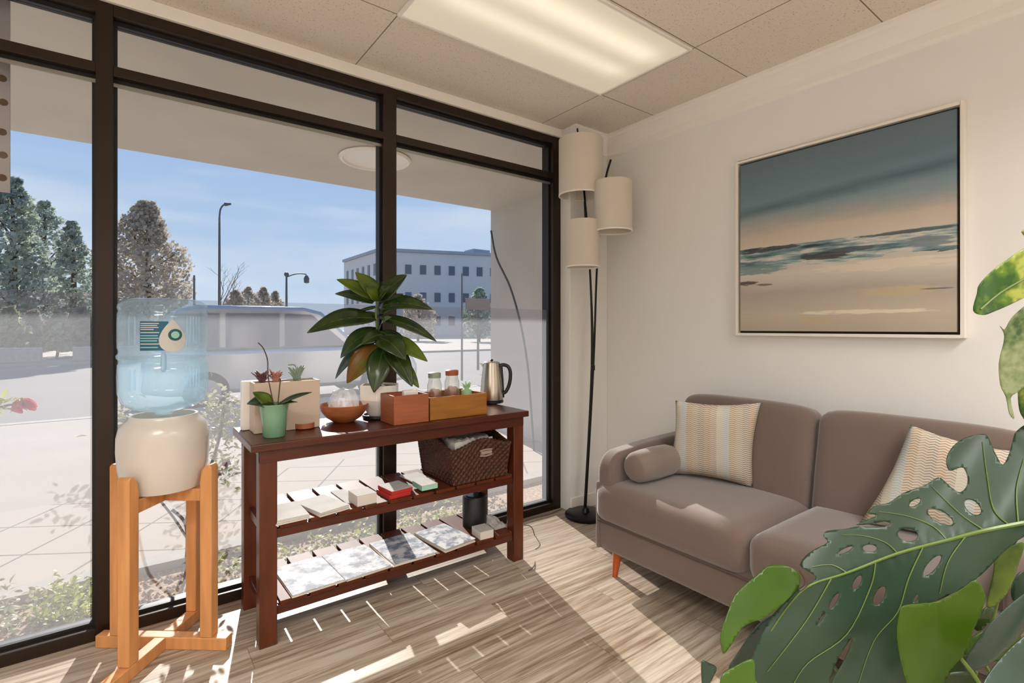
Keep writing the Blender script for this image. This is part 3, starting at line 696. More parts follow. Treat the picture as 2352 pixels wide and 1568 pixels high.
# beige square planter with succulents
xl_, xr_ = ony(584, 950, -.165).x, ony(735, 950, -.165).x
pb = Vector(((xl_+xr_)/2, -.115, TZ+E)); hw = (xr_-xl_)/2; hp_ = .205
t = thing('succulent_planter', pb, 'beige square planter box holding tall succulents, behind the mint green pot', 'planter')
xx, yy = pb.x, pb.y
MB().box((xx-hw, yy-.05, TZ+E), (xx+hw, yy-.043, TZ+hp_)).box((xx-hw, yy+.043, TZ+E), (xx+hw, yy+.05, TZ+hp_)).box((xx-hw, yy-.043, TZ+E), (xx-hw+.007, yy+.043, TZ+hp_)).box((xx+hw-.007, yy-.043, TZ+E), (xx+hw, yy+.043, TZ+hp_)).box((xx-hw+.007, yy-.043, TZ+E), (xx+hw-.007, yy+.043, TZ+.01)).build('planter_box', 'beige_planter', t, bevel=.002)
MB().box((xx-hw+.0075, yy-.0425, TZ+.011), (xx+hw-.0075, yy+.0425, TZ+.19)).build('soil', 'soil', t)
def succ(px, r, h, mat, n_=14, spread=.5):
    q = ony(px, 880, yy); base = Vector((q.x, yy, TZ+.188)); mb = MB(); rr = random.Random(int(px))
    for k in range(n_):
        w = k*2.4; s_ = spread*(.3+.7*rr.random()); hh = h*(.65+.35*rr.random())
        blade(mb, base, base+Vector((math.cos(w)*r*s_*1.8, math.sin(w)*r*s_*1.2, hh)), r*.55, nrm=(math.cos(w), math.sin(w), .4), arch=-.12, fold=.3, nu=6, nv=3)
    mb.build('succulent', mat, t, solid=.003)
succ(602, .03, .075, 'succulent_purple', 16, .8); succ(634, .032, .07, 'succulent_pink', 16, .7); succ(681, .04, .08, 'succulent', 18, .6)
MB().tube(cr([ony(690, 870, yy), ony(683, 850, yy), ony(676, 838, yy), ony(662, 838, yy)], 4), .003, 6).build('stem', 'succulent', t)
# second pale box left-behind
q = ony(556, 960, -.06); q2 = ony(612, 960, -.06)
t2 = MB().box((q.x, -.060, TZ+E), (q2.x, -.015, TZ+.205)); 
tag(t2.build('tissue_box', 'ceramic_white', bevel=.004), 'pale upright box standing nearest the glass at the left end of the table', 'box')
# coaster
p = on_table(702, 985); p.y += .02
t = thing('wooden_dish', p, 'tiny round brown wooden dish between the green pot and the bowl', 'dish')
MB().lathe([(0, 0), (.036, 0), (.041, .004), (.041, .024), (.036, .024), (.035, .010), (0, .010)], p, 36).build('dish_body', 'bowl_wood', t)
MB().lathe([(0, .0105), (.0345, .0105), (.0345, .014), (0, .014)], p, 24).build('dish_filling', 'walnut_box', t)
# bowl
p = on_table(796, 970); p.y += .035
t = thing('wooden_bowl', p, 'round brown wooden bowl in the middle of the table holding a crumpled plastic bag', 'bowl')
MB().lathe([(0, 0), (.045, 0), (.05, .003), (.078, .022), (.100, .052), (.107, .078), (.1055, .080), (.101, .077), (.093, .052), (.07, .026), (.04, .012), (0, .010)], p, 56).build('bowl_body', 'bowl_wood', t)
mb = MB().ball(p+Vector((0, 0, .085)), .066, 28, (1, .95, 1)); rr = random.Random(3)
for v in mb.v:
    d = v-(p+Vector((0, 0, .085))); k = 1+.10*math.sin(d.x*120+d.z*60)*math.cos(d.y*110-d.z*90)+rr.uniform(-.05, .05)
    v.x = p.x+d.x*k; v.y = p.y+d.y*k; v.z = max(p.z+.085+d.z*k, p.z+.035)
tag(mb.build('plastic_bag', 'clear_plastic', angle=25), 'crumpled clear plastic bag heaped in the wooden bowl', 'plastic bag')
# folded clear wrapper next to the bowl
q = on_table(748, 984); mb = MB().ball(q+Vector((0, .015, .0125)), .020, 14, (1, .8, .6))
for v in mb.v: v += Vector((rr.uniform(-.002, .002), rr.uniform(-.002, .002), 0))
tag(mb.build('plastic_wrapper', 'clear_plastic', angle=25), 'tiny crumpled clear wrapper left of the wooden bowl foot', 'wrapper')
# rubber plant in white faceted planter on dark saucer
p = on_table(872, 950); p.y = -.10; p.x = ony(872, 935, -.10).x
t = thing('rubber_plant', p, 'bushy dark green rubber plant in a white six-sided pot in the middle of the table', 'potted plant')
MB().lathe([(0, 0), (.072, 0), (.08, .006), (.08, .018), (.074, .018), (.07, .008), (0, .008)], p, 40).build('saucer', 'black_plastic', t)
MB().lathe([(0, .010), (.050, .010), (.060, .022), (.095, .090), (.097, .158), (.090, .158), (.088, .145), (0, .145)], p, 6).build('pot', 'ceramic_white', t, angle=20, bevel=.003)
MB().lathe([(0, .14), (.08, .14), (.08, .149), (0, .152)], p, 6).build('soil', 'soil', t)
dr = (p-CAM).dot(FW)
stemtop = q4(1135, 300, 0, dr)
MB().tube(cr([p+Vector((0, 0, .148)), q4(1165, 760, 0, dr), q4(1130, 520, 0, dr), q4(1120, 380, 0, dr), stemtop], 5), [.008]*6+[.006]*10+[.004]*5, 8).build('stem', 'stem_green', t)
LV = [((1150,290),(962,85),110,.05,'rubber_leaf_light',.03,-.02),((1110,290),(818,140),95,.08,'rubber_leaf_light',0,-.05),((1140,300),(1358,105),130,.06,'rubber_leaf',0,-.03),
 ((1100,320),(805,250),85,.10,'rubber_leaf',0,.05),((1150,350),(1556,372),115,.12,'rubber_leaf',0,-.06),((1120,440),(590,552),140,.14,'rubber_leaf',0,-.10),
 ((1150,430),(1588,618),85,.10,'rubber_leaf',0,.03),((1130,520),(848,745),110,.16,'rubber_leaf',0,-.04),((1130,600),(808,905),80,.12,'rubber_leaf',0,.04),
 ((1140,650),(898,940),140,.10,'rubber_leaf_rust',-.02,-.08),((1180,660),(1105,1012),140,.10,'rubber_leaf',-.03,-.12),((1180,600),(1518,772),115,.10,'rubber_leaf_light',0,-.06),
 ((1200,640),(1400,965),130,.10,'rubber_leaf',0,-.10),((1150,590),(1350,760),150,.14,'rubber_leaf',-.04,-.15),((1180,560),(1010,640),110,.12,'rubber_leaf',0,-.08),
 ((1250,740),(1452,975),90,.06,'rubber_leaf_light',-.02,-.06),((1160,540),(1390,720),100,.10,'rubber_leaf',0,.05),((1130,350),(968,388),28,.0,'rubber_leaf',0,0),
 ((1140,430),(930,480),90,.1,'rubber_leaf_light',.02,.09),((1150,400),(1330,250),90,.1,'rubber_leaf',.02,.08),((1150,520),(1240,430),80,.1,'rubber_leaf_light',0,-.08),
 ((1140,300),(1040,200),90,.1,'rubber_leaf_light',-.02,-.06),((1140,300),(1230,190),90,.1,'rubber_leaf',-.02,-.07),((1150,700),(1010,830),110,.1,'rubber_leaf_light',.0,-.03)]
for (b_, tp, w, ar, mt, d0, d1) in LV:
    B = q4(*b_, d0, dr); T = q4(*tp, d1, dr); view = (CAM-(B+T)/2).normalized()
    lf = blade(MB(), B, T, w/3.36/FPX*dr*1.30, nrm=(view*.75+Vector((0, 0, .65))), arch=ar, fold=.18, nu=14, nv=6).build('leaf', mt, t, solid=.0015)
    m2 = MB(); ax = (T-B); nn = (view*.75+Vector((0, 0, .65))); sd = ax.normalized().cross(nn).normalized(); n3 = sd.cross(ax.normalized()).normalized()
    m2.tube([B+ax*(k/8)+n3*(ar*ax.length*math.sin(math.pi*k/8)+.0005) for k in range(9)], .0009, 5).build('midrib', 'leaf_edge', lf)
# walnut box with napkins
A = on_table(915, 973); 
zt = .128; a = onz(905, 900, TZ+zt)
x0 = ony(905, 960, -.335).x; x1 = ony(985, 960, -.335).x
t = thing('wooden_box', ((x0+x1)/2, -.27, TZ+E), 'square reddish-brown wooden box at the table front edge left of the tray', 'box')
y0_, y1_ = -.335, -.185; z0_ = TZ+E
MB().box((x0, y0_, z0_), (x1, y0_+.009, z0_+zt)).box((x0, y1_-.009, z0_), (x1, y1_, z0_+zt)).box((x0, y0_+.009, z0_), (x0+.009, y1_-.009, z0_+zt)).box((x1-.009, y0_+.009, z0_), (x1, y1_-.009, z0_+zt)).box((x0+.009, y0_+.009, z0_), (x1-.009, y1_-.009, z0_+.01)).build('box_body', 'walnut_box', t, bevel=.0015)
xm = (x0+x1)/2
m_ = Matrix.Translation((xm+.012, y0_+.055, z0_+.0103)) @ Matrix.Rotation(.1, 4, 'X')
tag(MB().box((-.035, -.012, 0), (.035, .012, .135), m_).build('napkin_stack', 'ceramic_white', bevel=.003), 'white napkins standing in the reddish-brown square box', 'napkins')
# oak tray with jars
x0t = ony(988, 950, -.325).x; x1t = ony(1118, 940, -.325).x; y0_, y1_ = -.325, -.095; hT = .105
t = thing('wooden_tray', ((x0t+x1t)/2, -.21, TZ+E), 'long golden-brown wooden tray box holding glass jars', 'tray')
MB().box((x0t, y0_, z0_), (x1t, y0_+.009, z0_+hT)).box((x0t, y1_-.009, z0_), (x1t, y1_, z0_+hT)).box((x0t, y0_+.009, z0_), (x0t+.009, y1_-.009, z0_+hT)).box((x1t-.009, y0_+.009, z0_), (x1t, y1_-.009, z0_+hT)).box((x0t+.009, y0_+.009, z0_), (x1t-.009, y1_-.009, z0_+.01)).build('tray_body', 'oak_tray', t, bevel=.0015)
def jar(px, r, h, label, fill, lidmat, yj=-.20, lid=True):
    q = ony(px, 900, yj); q.z = z0_+.0106
    t = thing('glass_jar', q, label, 'jar', 'glass jars in the tray')
    MB().lathe([(0, 0), (r*.95, 0), (r, .004), (r, h*.8), (r*.8, h*.92), (r*.8, h), (r*.76, h), (r*.76, h*.92), (r*.95, h*.78), (r*.95, .006), (0, .006)], q, 28).build('jar_body', 'jar_glass', t)
    MB().lathe([(0, .0065), (r*.93, .0065), (r*.93, h*.6), (r*.5, h*.68), (0, h*.64)], q, 20).build('jar_contents', fill, t)
    if lid: MB().lathe([(0, h*.985), (r*.84, h*.985), (r*.86, h*1.0), (r*.86, h*1.12), (r*.7, h*1.14), (0, h*1.14)], q, 28).build('lid', lidmat, t)
jar(998, .036, .175, 'glass jar with a dull green lid, the left one in the tray', 'tea_brown', 'succulent')
jar(1038, .038, .180, 'glass jar of brown tea bags with a tan lid, the middle one in the tray', 'tea_brown', 'walnut_box', yj=-.18)
q = ony(1072, 905, -.20); q.z = z0_+.0106
t = thing('small_succulent', q, 'tiny pale green succulent in a mint cup at the right end of the tray', 'potted plant')
MB().lathe([(0, 0), (.022, 0), (.028, .10), (.0255, .10), (.022, .09), (0, .09)], q, 28).build('cup', 'mint_plastic', t)
mb = MB()
for k in range(12):
    w = k*2.4; blade(mb, q+Vector((0, 0, .088)), q+Vector((math.cos(w)*.026, math.sin(w)*.026, .125+.01*(k % 3))), .014, nrm=(math.cos(w), math.sin(w), .5), arch=-.1, fold=.3, nu=6, nv=3)
mb.build('leaf_rosette', 'mint_plastic', t, solid=.002)
# kettle
p = on_table(1136, 926); p.y += .03
dk = (p-CAM).dot(FW)
t = thing('electric_kettle', p, 'brushed steel electric kettle with black handle at the right end of the table', 'kettle')
MB().lathe([(0, 0), (.064, 0), (.068, .003), (.068, .014), (.062, .018), (0, .018)], p, 44).build('power_base', 'black_plastic', t)
hk = .225
MB().lathe([(0, .0185), (.066, .0185), (.067, .024), (.064, .07), (.058, .14), (.050, .205), (.048, hk), (0, hk)], p, 56).build('steel_body', 'steel', t)
MB().lathe([(0, hk+.0003), (.046, hk+.0003), (.046, hk+.006), (.036, hk+.011), (0, hk+.013)], p, 40).build('lid', 'steel', t)
MB().ball(p+Vector((0, 0, hk+.018)), .008, 12, (1.3, 1.3, .7)).build('lid_knob', 'black_plastic', t)
rt = RT; hp = []
for (s_, z) in ((.046, .212), (.070, .216), (.095, .205), (.107, .175), (.106, .13), (.096, .09), (.080, .062), (.062, .052)): hp.append(p+rt*s_+Vector((0, 0, z)))
MB().tube(cr(hp, 5), .0105, 12).build('handle', 'black_plastic', t)
MB().tube([p+rt*.053+Vector((0, 0, .21)), p+rt*.058+Vector((0, 0, .13)), p+rt*.064+Vector((0, 0, .03))], [.010, .011, .010], 10).build('handle_mount', 'black_plastic', t)
sp_ = MB(); lf_ = -rt
sp_.add([p+lf_*.045+Vector((0, 0, .19))+FW*.0, p+lf_*.050+FW*.018+Vector((0, 0, .222)), p+lf_*.050-FW*.018+Vector((0, 0, .222)), p+lf_*.068+Vector((0, 0, .226)), p+lf_*.040+Vector((0, 0, .222))], [(0,1,3),(0,3,2),(1,4,3),(3,4,2),(0,4,1),(0,2,4)])
sp_.build('spout', 'steel', t, angle=60)
# cord from the kettle / speaker to the wall
def cable(pts, label, r=.0028):
    tag(MB().tube(cr(pts, 7), r, 6).build('power_cord', 'cord_grey'), label, 'cord', 'loose cords beside the table')
f = lambda px, py, z=.004: onz(px, py, z)
cable([f(1292, 1168), f(1262, 1180), f(1238, 1186), f(1215, 1193), f(1196, 1200)], 'thin grey cord on the floor along the window frame right of the table')
cable([ony(1203, 1205, -.15), ony(1222, 1212, -.16), ony(1231, 1250, -.17), f(1228, 1295), f(1214, 1310)], 'thin grey cord hanging in a loop beside the right table leg')
# ------------------------------------------------------------------ WATER DISPENSER
c0 = Vector((-2.490, -.105, 0)); aA = Vector((.78, -.626, 0)).normalized(); aB = Vector((.626, .78, 0))
t = thing('dispenser_stand', c0, 'light maple wooden crock stand with crossed feet in front of the window', 'stand')
def bar(ax, z0, z1, h, w): 
    m = Matrix.Translation((c0.x, c0.y, 0)) @ Matrix(((ax.x, -ax.y, 0, 0), (ax.y, ax.x, 0, 0), (0, 0, 1, 0), (0, 0, 0, 1)))
    return m
ww = .021
m = bar(aA, 0, 0, 0, 0); MB().box((-.250, -ww, 0), (.250, ww, .046), m).build('foot_bar', 'maple', t, bevel=.003)
mB = bar(aB, 0, 0, 0, 0)
MB().box((-.268, -ww, 0), (-ww-.0005, ww, .046), mB).box((ww+.0005, -ww, 0), (.232, ww, .046), mB).build('foot_bar', 'maple', t, bevel=.003)
def xbar(mm, flip):
    pts = [(-.152, .535), (-.152, .590), (-.06, .570), (0, .566), (.06, .570), (.152, .590), (.152, .535), (.06, .548), (0, .550), (-.06, .548)] if not flip else [(-.152, .535), (-.152, .590), (.152, .590), (.152, .535)]
    rot = Matrix(((1,0,0,0),(0,0,1,0),(0,1,0,0),(0,0,0,1)))
    return MB().prism(pts, -.012, .012, mm @ rot)
MB().box((-.150, -.012, .552), (.150, .012, .598), m).build('cross_bar', 'maple', t, bevel=.002)
MB().box((-.150, -.012, .552), (-.0125, .012, .598), mB).box((.0125, -.012, .552), (.150, .012, .598), mB).build('cross_bar', 'maple', t, bevel=.002)
for mm in (m, mB):
    for s_ in (-1, 1):
        pts = [(s_*.150, .0465), (s_*.150, .625), (s_*.156, .668), (s_*.170, .686), (s_*.187, .690), (s_*.195, .680), (s_*.195, .0465)]
        rot = Matrix(((1,0,0,0),(0,0,1,0),(0,1,0,0),(0,0,0,1)))
        MB().prism(pts, -ww, ww, mm @ rot).build('post', 'maple', t, bevel=.003)
t = thing('ceramic_crock', (c0.x, c0.y, .599), 'cream ceramic water crock resting in the wooden stand', 'water crock')
cp = (c0.x, c0.y, .5990)
MB().lathe([(0, 0), (.110, 0), (.122, .004), (.134, .04), (.143, .09), (.147, .15), (.146, .20), (.138, .238), (.122, .256), (.112, .266), (.110, .276), (.100, .276), (.098, .262), (.09, .25), (0, .25)], cp, 72).build('crock_body', 'ceramic', t)
# bottle: revolved body with horizontal ribs, upside down
def sq(w, z): return 1+0.012*math.cos(4*w)
bt = Vector((c0.x, c0.y, .8760)); RB = .141
t = thing('water_bottle', bt, 'large blue clear water bottle turned upside down on the cream crock', 'water bottle')
prof = [(.028, -.0), (.03, .008), (.065, .014), (.105, .028), (.130, .05), (RB, .085), (RB+.001, .15), (RB-.001, .19), (RB-.006, .196), (RB-.006, .204), (RB+.002, .212), (RB+.003, .222), (RB-.005, .232), (RB-.005, .240), (RB, .25), (RB, .34), (RB-.001, .375), (RB-.005, .382), (RB-.004, .388), (RB, .394), (RB-.002, .408), (RB-.018, .422), (.10, .430), (.05, .424), (0, .42)]
MB().lathe(prof, bt, 72, fn=sq).build('bottle_shell', 'bottle_pet', t, angle=60)
MB().lathe([(0, .004), (.026, .004), (.028, .012), (.063, .018), (.103, .032), (.127, .053), (RB-.004, .087), (RB-.003, .15), (RB-.005, .188), (RB-.0115, .196), (RB-.0115, .204), (RB-.005, .215), (0, .215)], bt, 60).build('water', 'bottle_water', t, angle=50)
# vertical moulded grip ribs
ang0 = math.atan2(CAM.y-c0.y, CAM.x-c0.x)
def patch(mat, u0, u1, z0_, z1_, name, r=RB+.0022, n_=16, par=t, thick=.0006):
    vs = []; mb = MB()
    for k in range(n_+1):
        w = ang0+(u0+(u1-u0)*k/n_)/RB
        for z in (z0_, z1_):
            for rr_ in (r, r+thick): vs.append(bt+Vector((math.cos(w)*rr_*sq(w, 0), math.sin(w)*rr_*sq(w, 0), z)))
    fs = []
    for k in range(n_): a_ = k*4; b_ = a_+4; fs += [(a_, b_, b_+2, a_+2), (a_+1, a_+3, b_+3, b_+1), (a_, a_+1, b_+1, b_), (a_+2, b_+2, b_+3, a_+3)]
    fs += [(0, 2, 3, 1), (n_*4, n_*4+1, n_*4+3, n_*4+2)]
    return mb.add(vs, fs).build(name, mat, par, smooth=True, angle=50)
rib = MB()
for u in (-.115, -.092, .072, .085, .098, .111, .124):
    w = ang0+u/RB; 
    for (za, zb) in ((.255, .365), (.10, .18)):
        rib.tube([bt+Vector((math.cos(w)*(RB)*sq(w, 0), math.sin(w)*RB*sq(w, 0), z)) for z in (za, za+.01, zb-.01, zb)], [.0008, .003, .003, .0008], 8)
rib.build('moulded_ribs', 'bottle_ridge', t)
# handle grip
w = ang0+(-.002)/RB
MB().tube([bt+Vector((math.cos(w)*(RB+d), math.sin(w)*(RB+d), z)) for (d, z) in ((-.006, .236), (.005, .225), (.006, .20), (.003, .178), (-.006, .170))], [.006, .008, .009, .009, .006], 12).build('grip', 'bottle_ridge', t)
lab = patch('label_teal', -.072, .012, .243, .346, 'label'); lab['label'] = 'teal printed label panel'
# droplet emblem on the label : cream drop with dark ring
def drop(cx_, cz_, s, mat, r, name, par, circle=False):
    pts = []
    for k in range(40):
        a_ = 2*math.pi*k/40
        if circle: pts.append((cx_+s*math.cos(a_), cz_+s*math.sin(a_)))
        else:
            pts.append((cx_+s*math.sin(a_)*(abs(math.sin(a_/2))**.9)*1.0, cz_-s*1.15*(-math.cos(a_))*1.0))
    vs = [bt+Vector((math.cos(ang0+u/RB)*rr_*sq(ang0+u/RB, 0), math.sin(ang0+u/RB)*rr_*sq(ang0+u/RB, 0), z)) for rr_ in (r, r+.0005) for (u, z) in pts]
    if True:   # concentric rings so that the emblem wraps round the bottle
        K = len(pts); RG = 8; C0 = (cx_, cz_-(0 if circle else s*.3)); mb = MB(); vv = []
        for o_ in (0, .0005):
            for g_ in range(RG+1):
                f_ = g_/RG
                for (u, z) in pts:
                    uu = C0[0]+(u-C0[0])*f_; w_ = ang0+uu/RB; rr_ = (r+o_)*sq(w_, 0); vv.append(bt+Vector((math.cos(w_)*rr_, math.sin(w_)*rr_, C0[1]+(z-C0[1])*f_)))
        fs = [(L0+g_*K+i, L0+g_*K+(i+1) % K, L0+(g_+1)*K+(i+1) % K, L0+(g_+1)*K+i) for L0 in (0, (RG+1)*K) for g_ in range(RG) for i in range(K)]
        fs += [(RG*K+i, RG*K+(i+1) % K, (RG+1)*K+RG*K+(i+1) % K, (RG+1)*K+RG*K+i) for i in range(K)]
        return mb.add(vv, fs).build(name, mat, par, smooth=False)
    k = len(pts); cc = [bt+Vector((math.cos(ang0+cx_/RB)*rr_*sq(ang0+cx_/RB, 0), math.sin(ang0+cx_/RB)*rr_*sq(ang0+cx_/RB, 0), cz_-s*.3)) for rr_ in (r, r+.0005)]
    mb = MB().add(vs+cc, [(2*k, (i+1) % k, i) for i in range(k)]+[(2*k+1, k+i, k+(i+1) % k) for i in range(k)]+[(i, (i+1) % k, k+(i+1) % k, k+i) for i in range(k)])
    return mb.build(name, mat, par, smooth=False)
drop(.024, .295, .050, 'label_cream', RB+.0030, 'label_drop', lab)
drop(.032, .298, .021, 'label_dark', RB+.0037, 'emblem', lab, True)
drop(.032, .298, .0125, 'mint_card', RB+.0044, 'emblem', lab, True)
for k, (z, wd, mt) in enumerate(((.340, .055, 'label_cream'), (.333, .050, 'label_cream'), (.326, .054, 'label_cream'), (.319, .04, 'label_cream'), (.308, .056, 'label_cream'), (.297, .052, 'mint_card'), (.288, .054, 'mint_card'), (.279, .050, 'mint_card'), (.268, .056, 'label_cream'), (.256, .052, 'mint_card'))):
    patch(mt, -.070, -.070+wd, z-.0032, z, 'printed_line', r=RB+.0032, n_=8, par=lab, thick=.0004)
# ------------------------------------------------------------------ OUTSIDE
G = -.05
struct('planter_bed', MB().box((-9, .24, -.4), (1.5, .80, G-.02)), 'gravel', smooth=False)
struct('bed_curb', MB().box((-9, .80, -.4), (1.5, .93, G+.02)), 'curb', smooth=False)
struct('paver_walk', MB().box((-12, .93, -.4), (6, 2.40, G)), 'pavers', smooth=False)
struct('sidewalk', MB().box((-30, 2.40, -.4), (40, 6.65, G)), 'concrete', smooth=False)
struct('street_curb', MB().box((-40, 6.65, -.4), (60, 6.83, G+.005)), 'curb', smooth=False)
struct('street', MB().box((-60, 6.83, -.6), (90, 22.5, G-.12)), 'asphalt', smooth=False)
struct('far_ground', MB().box((-160, 22.5, -.6), (240, 240, G-.02)), 'concrete', smooth=False)
SO = 2.80; SH = 2.655
struct('soffit', MB().box((-14, .24, SH), (9, SO, SH+.5)), 'stucco', smooth=False)
struct('facade_upper', MB().box((-14, .205, H-.05), (9, .24, 3.4)), 'stucco', smooth=False)
struct('facade_lower', MB().box((WX+.1, .12, -.3), (9, .24, H)), 'stucco', smooth=False)
struct('wing_wall', MB().box((.995, .24, -.3), (2.3, SO, SH)), 'stucco', smooth=False)
# round white disc under the soffit, seen through the glass
q = onz(862, 368, SH-.02)
t = thing('soffit_disc', (q.x, q.y, SH), 'round white disc on the stucco soffit outside', 'lamp')
MB().lathe([(0, 0), (.29, 0), (.30, -.012), (.285, -.03), (.27, -.03), (.26, -.012), (0, -.012)], (q.x, q.y, SH), 40).build('disc_body', 'ceramic_white', t)
# perforated strip hanging at the far left
pc = at(6, 110, 1.86)
t = thing('hanging_strip', (pc.x, pc.y, 1.71), 'grey perforated strip hanging outside at the left picture edge', 'hanging strip')
xs = ony(24, 300, .26).x
MB().box((xs-.16, .255, 1.71), (xs, .262, SH)).build('strip_panel', 'perf_metal', t, bevel=.001)
zz_ = [2.09, 1.985, 1.895, 1.81, 2.17]
for px, py in ((5, 180), (8, 235), (5, 303), (7, 356), (5, 408)):
    q = ony(px, py, .254); MB().tube([(q.x, .2525, q.z), (q.x, .2545, q.z)], .013, 20).build('disc', 'brown_disc', t)
    MB().tube([(q.x-.07, .2525, q.z+.03), (q.x-.07, .2545, q.z+.03)], .013, 20).build('disc', 'brown_disc', t)
# thin dark arched line by the wing wall
ar = cr([ony(1128, 530, 2.3), ony(1140, 590, 2.15), ony(1172, 660, 1.95), ony(1196, 745, 1.8), ony(1212, 840, 1.68), ony(1220, 940, 1.6)], 6)
ar = [Vector((min(v.x, .95), v.y, v.z)) for v in ar]
e_ = ar[-1]; ar.append(Vector((e_.x+.02, e_.y-.02, G)))
tag(MB().tube(ar, .011, 8).build('arched_line', 'pole_grey'), 'thin dark arched line outside in front of the stucco wing wall', 'rod')
# trees
def tree(px, ptop, dist, wpx, mat, label, seed, shape=1.0, pbase=748, n_=2600, leafs=.22, group=None, name='tree'):
    rr = random.Random(seed); base = at(px, 752, dist); base.z = G-.02
    ztop = at(px, ptop, dist).z; wid = wpx/FPX*dist/2
    t = thing(name, base, label, 'tree', group)
    tk = MB(); tk.tube([base, base+Vector((.1, 0, ztop*.45)), base+Vector((.05, .1, ztop*.88))], [.028*ztop, .018*ztop, .004*ztop], 8)
    lumps = []
    for k in range(64):
        u = (k+.5)/64; z = .10+.86*u; prof_r = min(1, (1-u)*2.0+.05)**.75*shape
        w = k*2.4; d = wid*prof_r*.78*rr.random()**.4
        c = base+Vector((math.cos(w)*d, math.sin(w)*d, ztop*z)); lumps.append((c, wid*(.10+.20*prof_r)))
        if k % 3 == 0: tk.tube([base+Vector((.05, 0, ztop*z*.8)), c], [.006*ztop, .002*ztop], 5)
    tk.build('trunk', 'bark', t)
    mb = MB()
    lumps.append((base+Vector((0, 0, ztop*.95)), wid*.10))
    n_ = int(n_*1.7)
    for i in range(n_):
        c, r = rr.choice(lumps); d = Vector((rr.gauss(0, 1), rr.gauss(0, 1), rr.gauss(0, 1))).normalized()
        p_ = c+Vector((d.x, d.y, d.z*.8))*r*(.55+.5*rr.random()); s_ = leafs*(.5+rr.random())
        n1 = Vector((rr.gauss(0, 1), rr.gauss(0, 1), rr.gauss(0, 1))).normalized(); a_ = n1.orthogonal().normalized(); b_ = n1.cross(a_)
        if p_.z < .3: continue
        mb.add([p_-a_*s_*.5, p_+b_*s_*.35, p_+a_*s_*.5, p_-b_*s_*.35], [(0, 1, 2, 3)])
    mb.build('foliage', mat, t, smooth=False)
trg = 'trees across the street'
tree(25, 392, 27, 190, 'tree_leaf', 'tallest blue-green pine at the left picture edge across the street', 1, 1.0, n_=4200, group=trg)
tree(100, 448, 37, 165, 'tree_leaf', 'blue-green pine just right of the tallest one across the street', 2, .9, n_=3200, group=trg)
tree(165, 495, 32.5, 115, 'tree_leaf', 'slim blue-green pine left of the dark window mullion', 3, .85, n_=2400, group=trg)
tree(226, 560, 42, 80, 'tree_leaf', 'small dark tree mostly hidden behind the left mullion', 5, .9, n_=1600, group=trg)
tree(335, 450, 28, 205, 'tree_leaf_brown', 'broad brownish-grey pointed tree above the water bottle', 4, 1.05, n_=6500, leafs=.20, group=trg)
# bare tree
def bare(px, ptop, dist, label, seed, ph=.022, name='bare_tree'):
    rr = random.Random(seed); base = at(px, 752, dist); base.z = G; H_ = at(px, ptop, dist).z-G; mb = MB()
    def br(p, d, L, r, dep):
        e = p+d*L; m_ = p+d*L*.5+Vector((rr.uniform(-.06, .06), rr.uniform(-.06, .06), 0))*L; mb.tube([p, m_, e], [r, r*.8, r*.6], 5)
        if dep:
            for k in range(3):
                nd = (d+Vector((rr.uniform(-.8, .8), rr.uniform(-.8, .8), rr.uniform(-.1, .5)))).normalized(); br(e if k else m_, nd, L*.66, r*.55, dep-1)
    br(base, Vector((0, 0, 1)), H_*.40, H_*ph, 4)
    return tag(mb.build(name, 'dry_branch'), label, 'tree')
bare(508, 588, 34, 'leafless thin tree behind the tall curved street lamp', 11, .012)
# round bushes along the horizon
bg = 'round bushes along the far street'
for i, (px, ptop, w_) in enumerate(((540, 662, 60), (570, 655, 66), (605, 655, 66), (632, 664, 50))):
    tree(px, ptop, (52, 64, 57, 70)[i], w_, 'tree_leaf_brown', ['low round brown bush right of the street lamp, leftmost of four', 'low round brown bush, second from the left in the far row', 'low round brown bush, third from the left in the far row', 'low round brown bush, rightmost of the far row beside the lantern post'][i], 30+i, 1.2, n_=900, leafs=.34, group=bg, name='bush')
tree(960, 672, 48, 80, 'tree_leaf_brown', 'low olive bush in front of the white building beside the mullion', 41, 1.2, n_=900, leafs=.34, group=bg, name='bush')
tree(1100, 655, 45, 75, 'tree_leaf', 'green bush behind the street sign near the wing wall', 42, 1.1, n_=900, leafs=.34, group=bg, name='bush')
# roadside scrub across the street, left
hg = 'scrub bushes behind the barrier'
for i, px in enumerate((20, 75, 130, 185, 250, 320, 400, 470)):
    tree(px, 700+9*(i % 3), (27.6+1.4*(i % 2))/(.8002-.5997*(px-1176)/FPX), 52, 'tree_leaf_brown' if i % 2 else 'shrub_leaf_pale', 'grey-brown scrub bush across the street, %s in the row from the left picture edge' % ['first', 'second', 'third', 'fourth', 'fifth', 'sixth', 'seventh', 'eighth'][i], 60+i, 1.4, n_=500, leafs=.3, group=hg, name='scrub_bush')
# barriers
for (a_, b_, lb) in ((-60, 100, 'low concrete barrier across the street at the left picture edge'), (156, 330, 'low concrete barrier across the street behind the left mullion')):
    p0 = onz(a_, 836, G-.02); p1 = onz(b_, 830, G-.02); 
    tag(MB().box((p0.x, 22.7, G-.02), (p1.x, 23.1, G+.52)).build('concrete_barrier', 'curb', bevel=.03), lb, 'barrier', 'low barriers across the street')
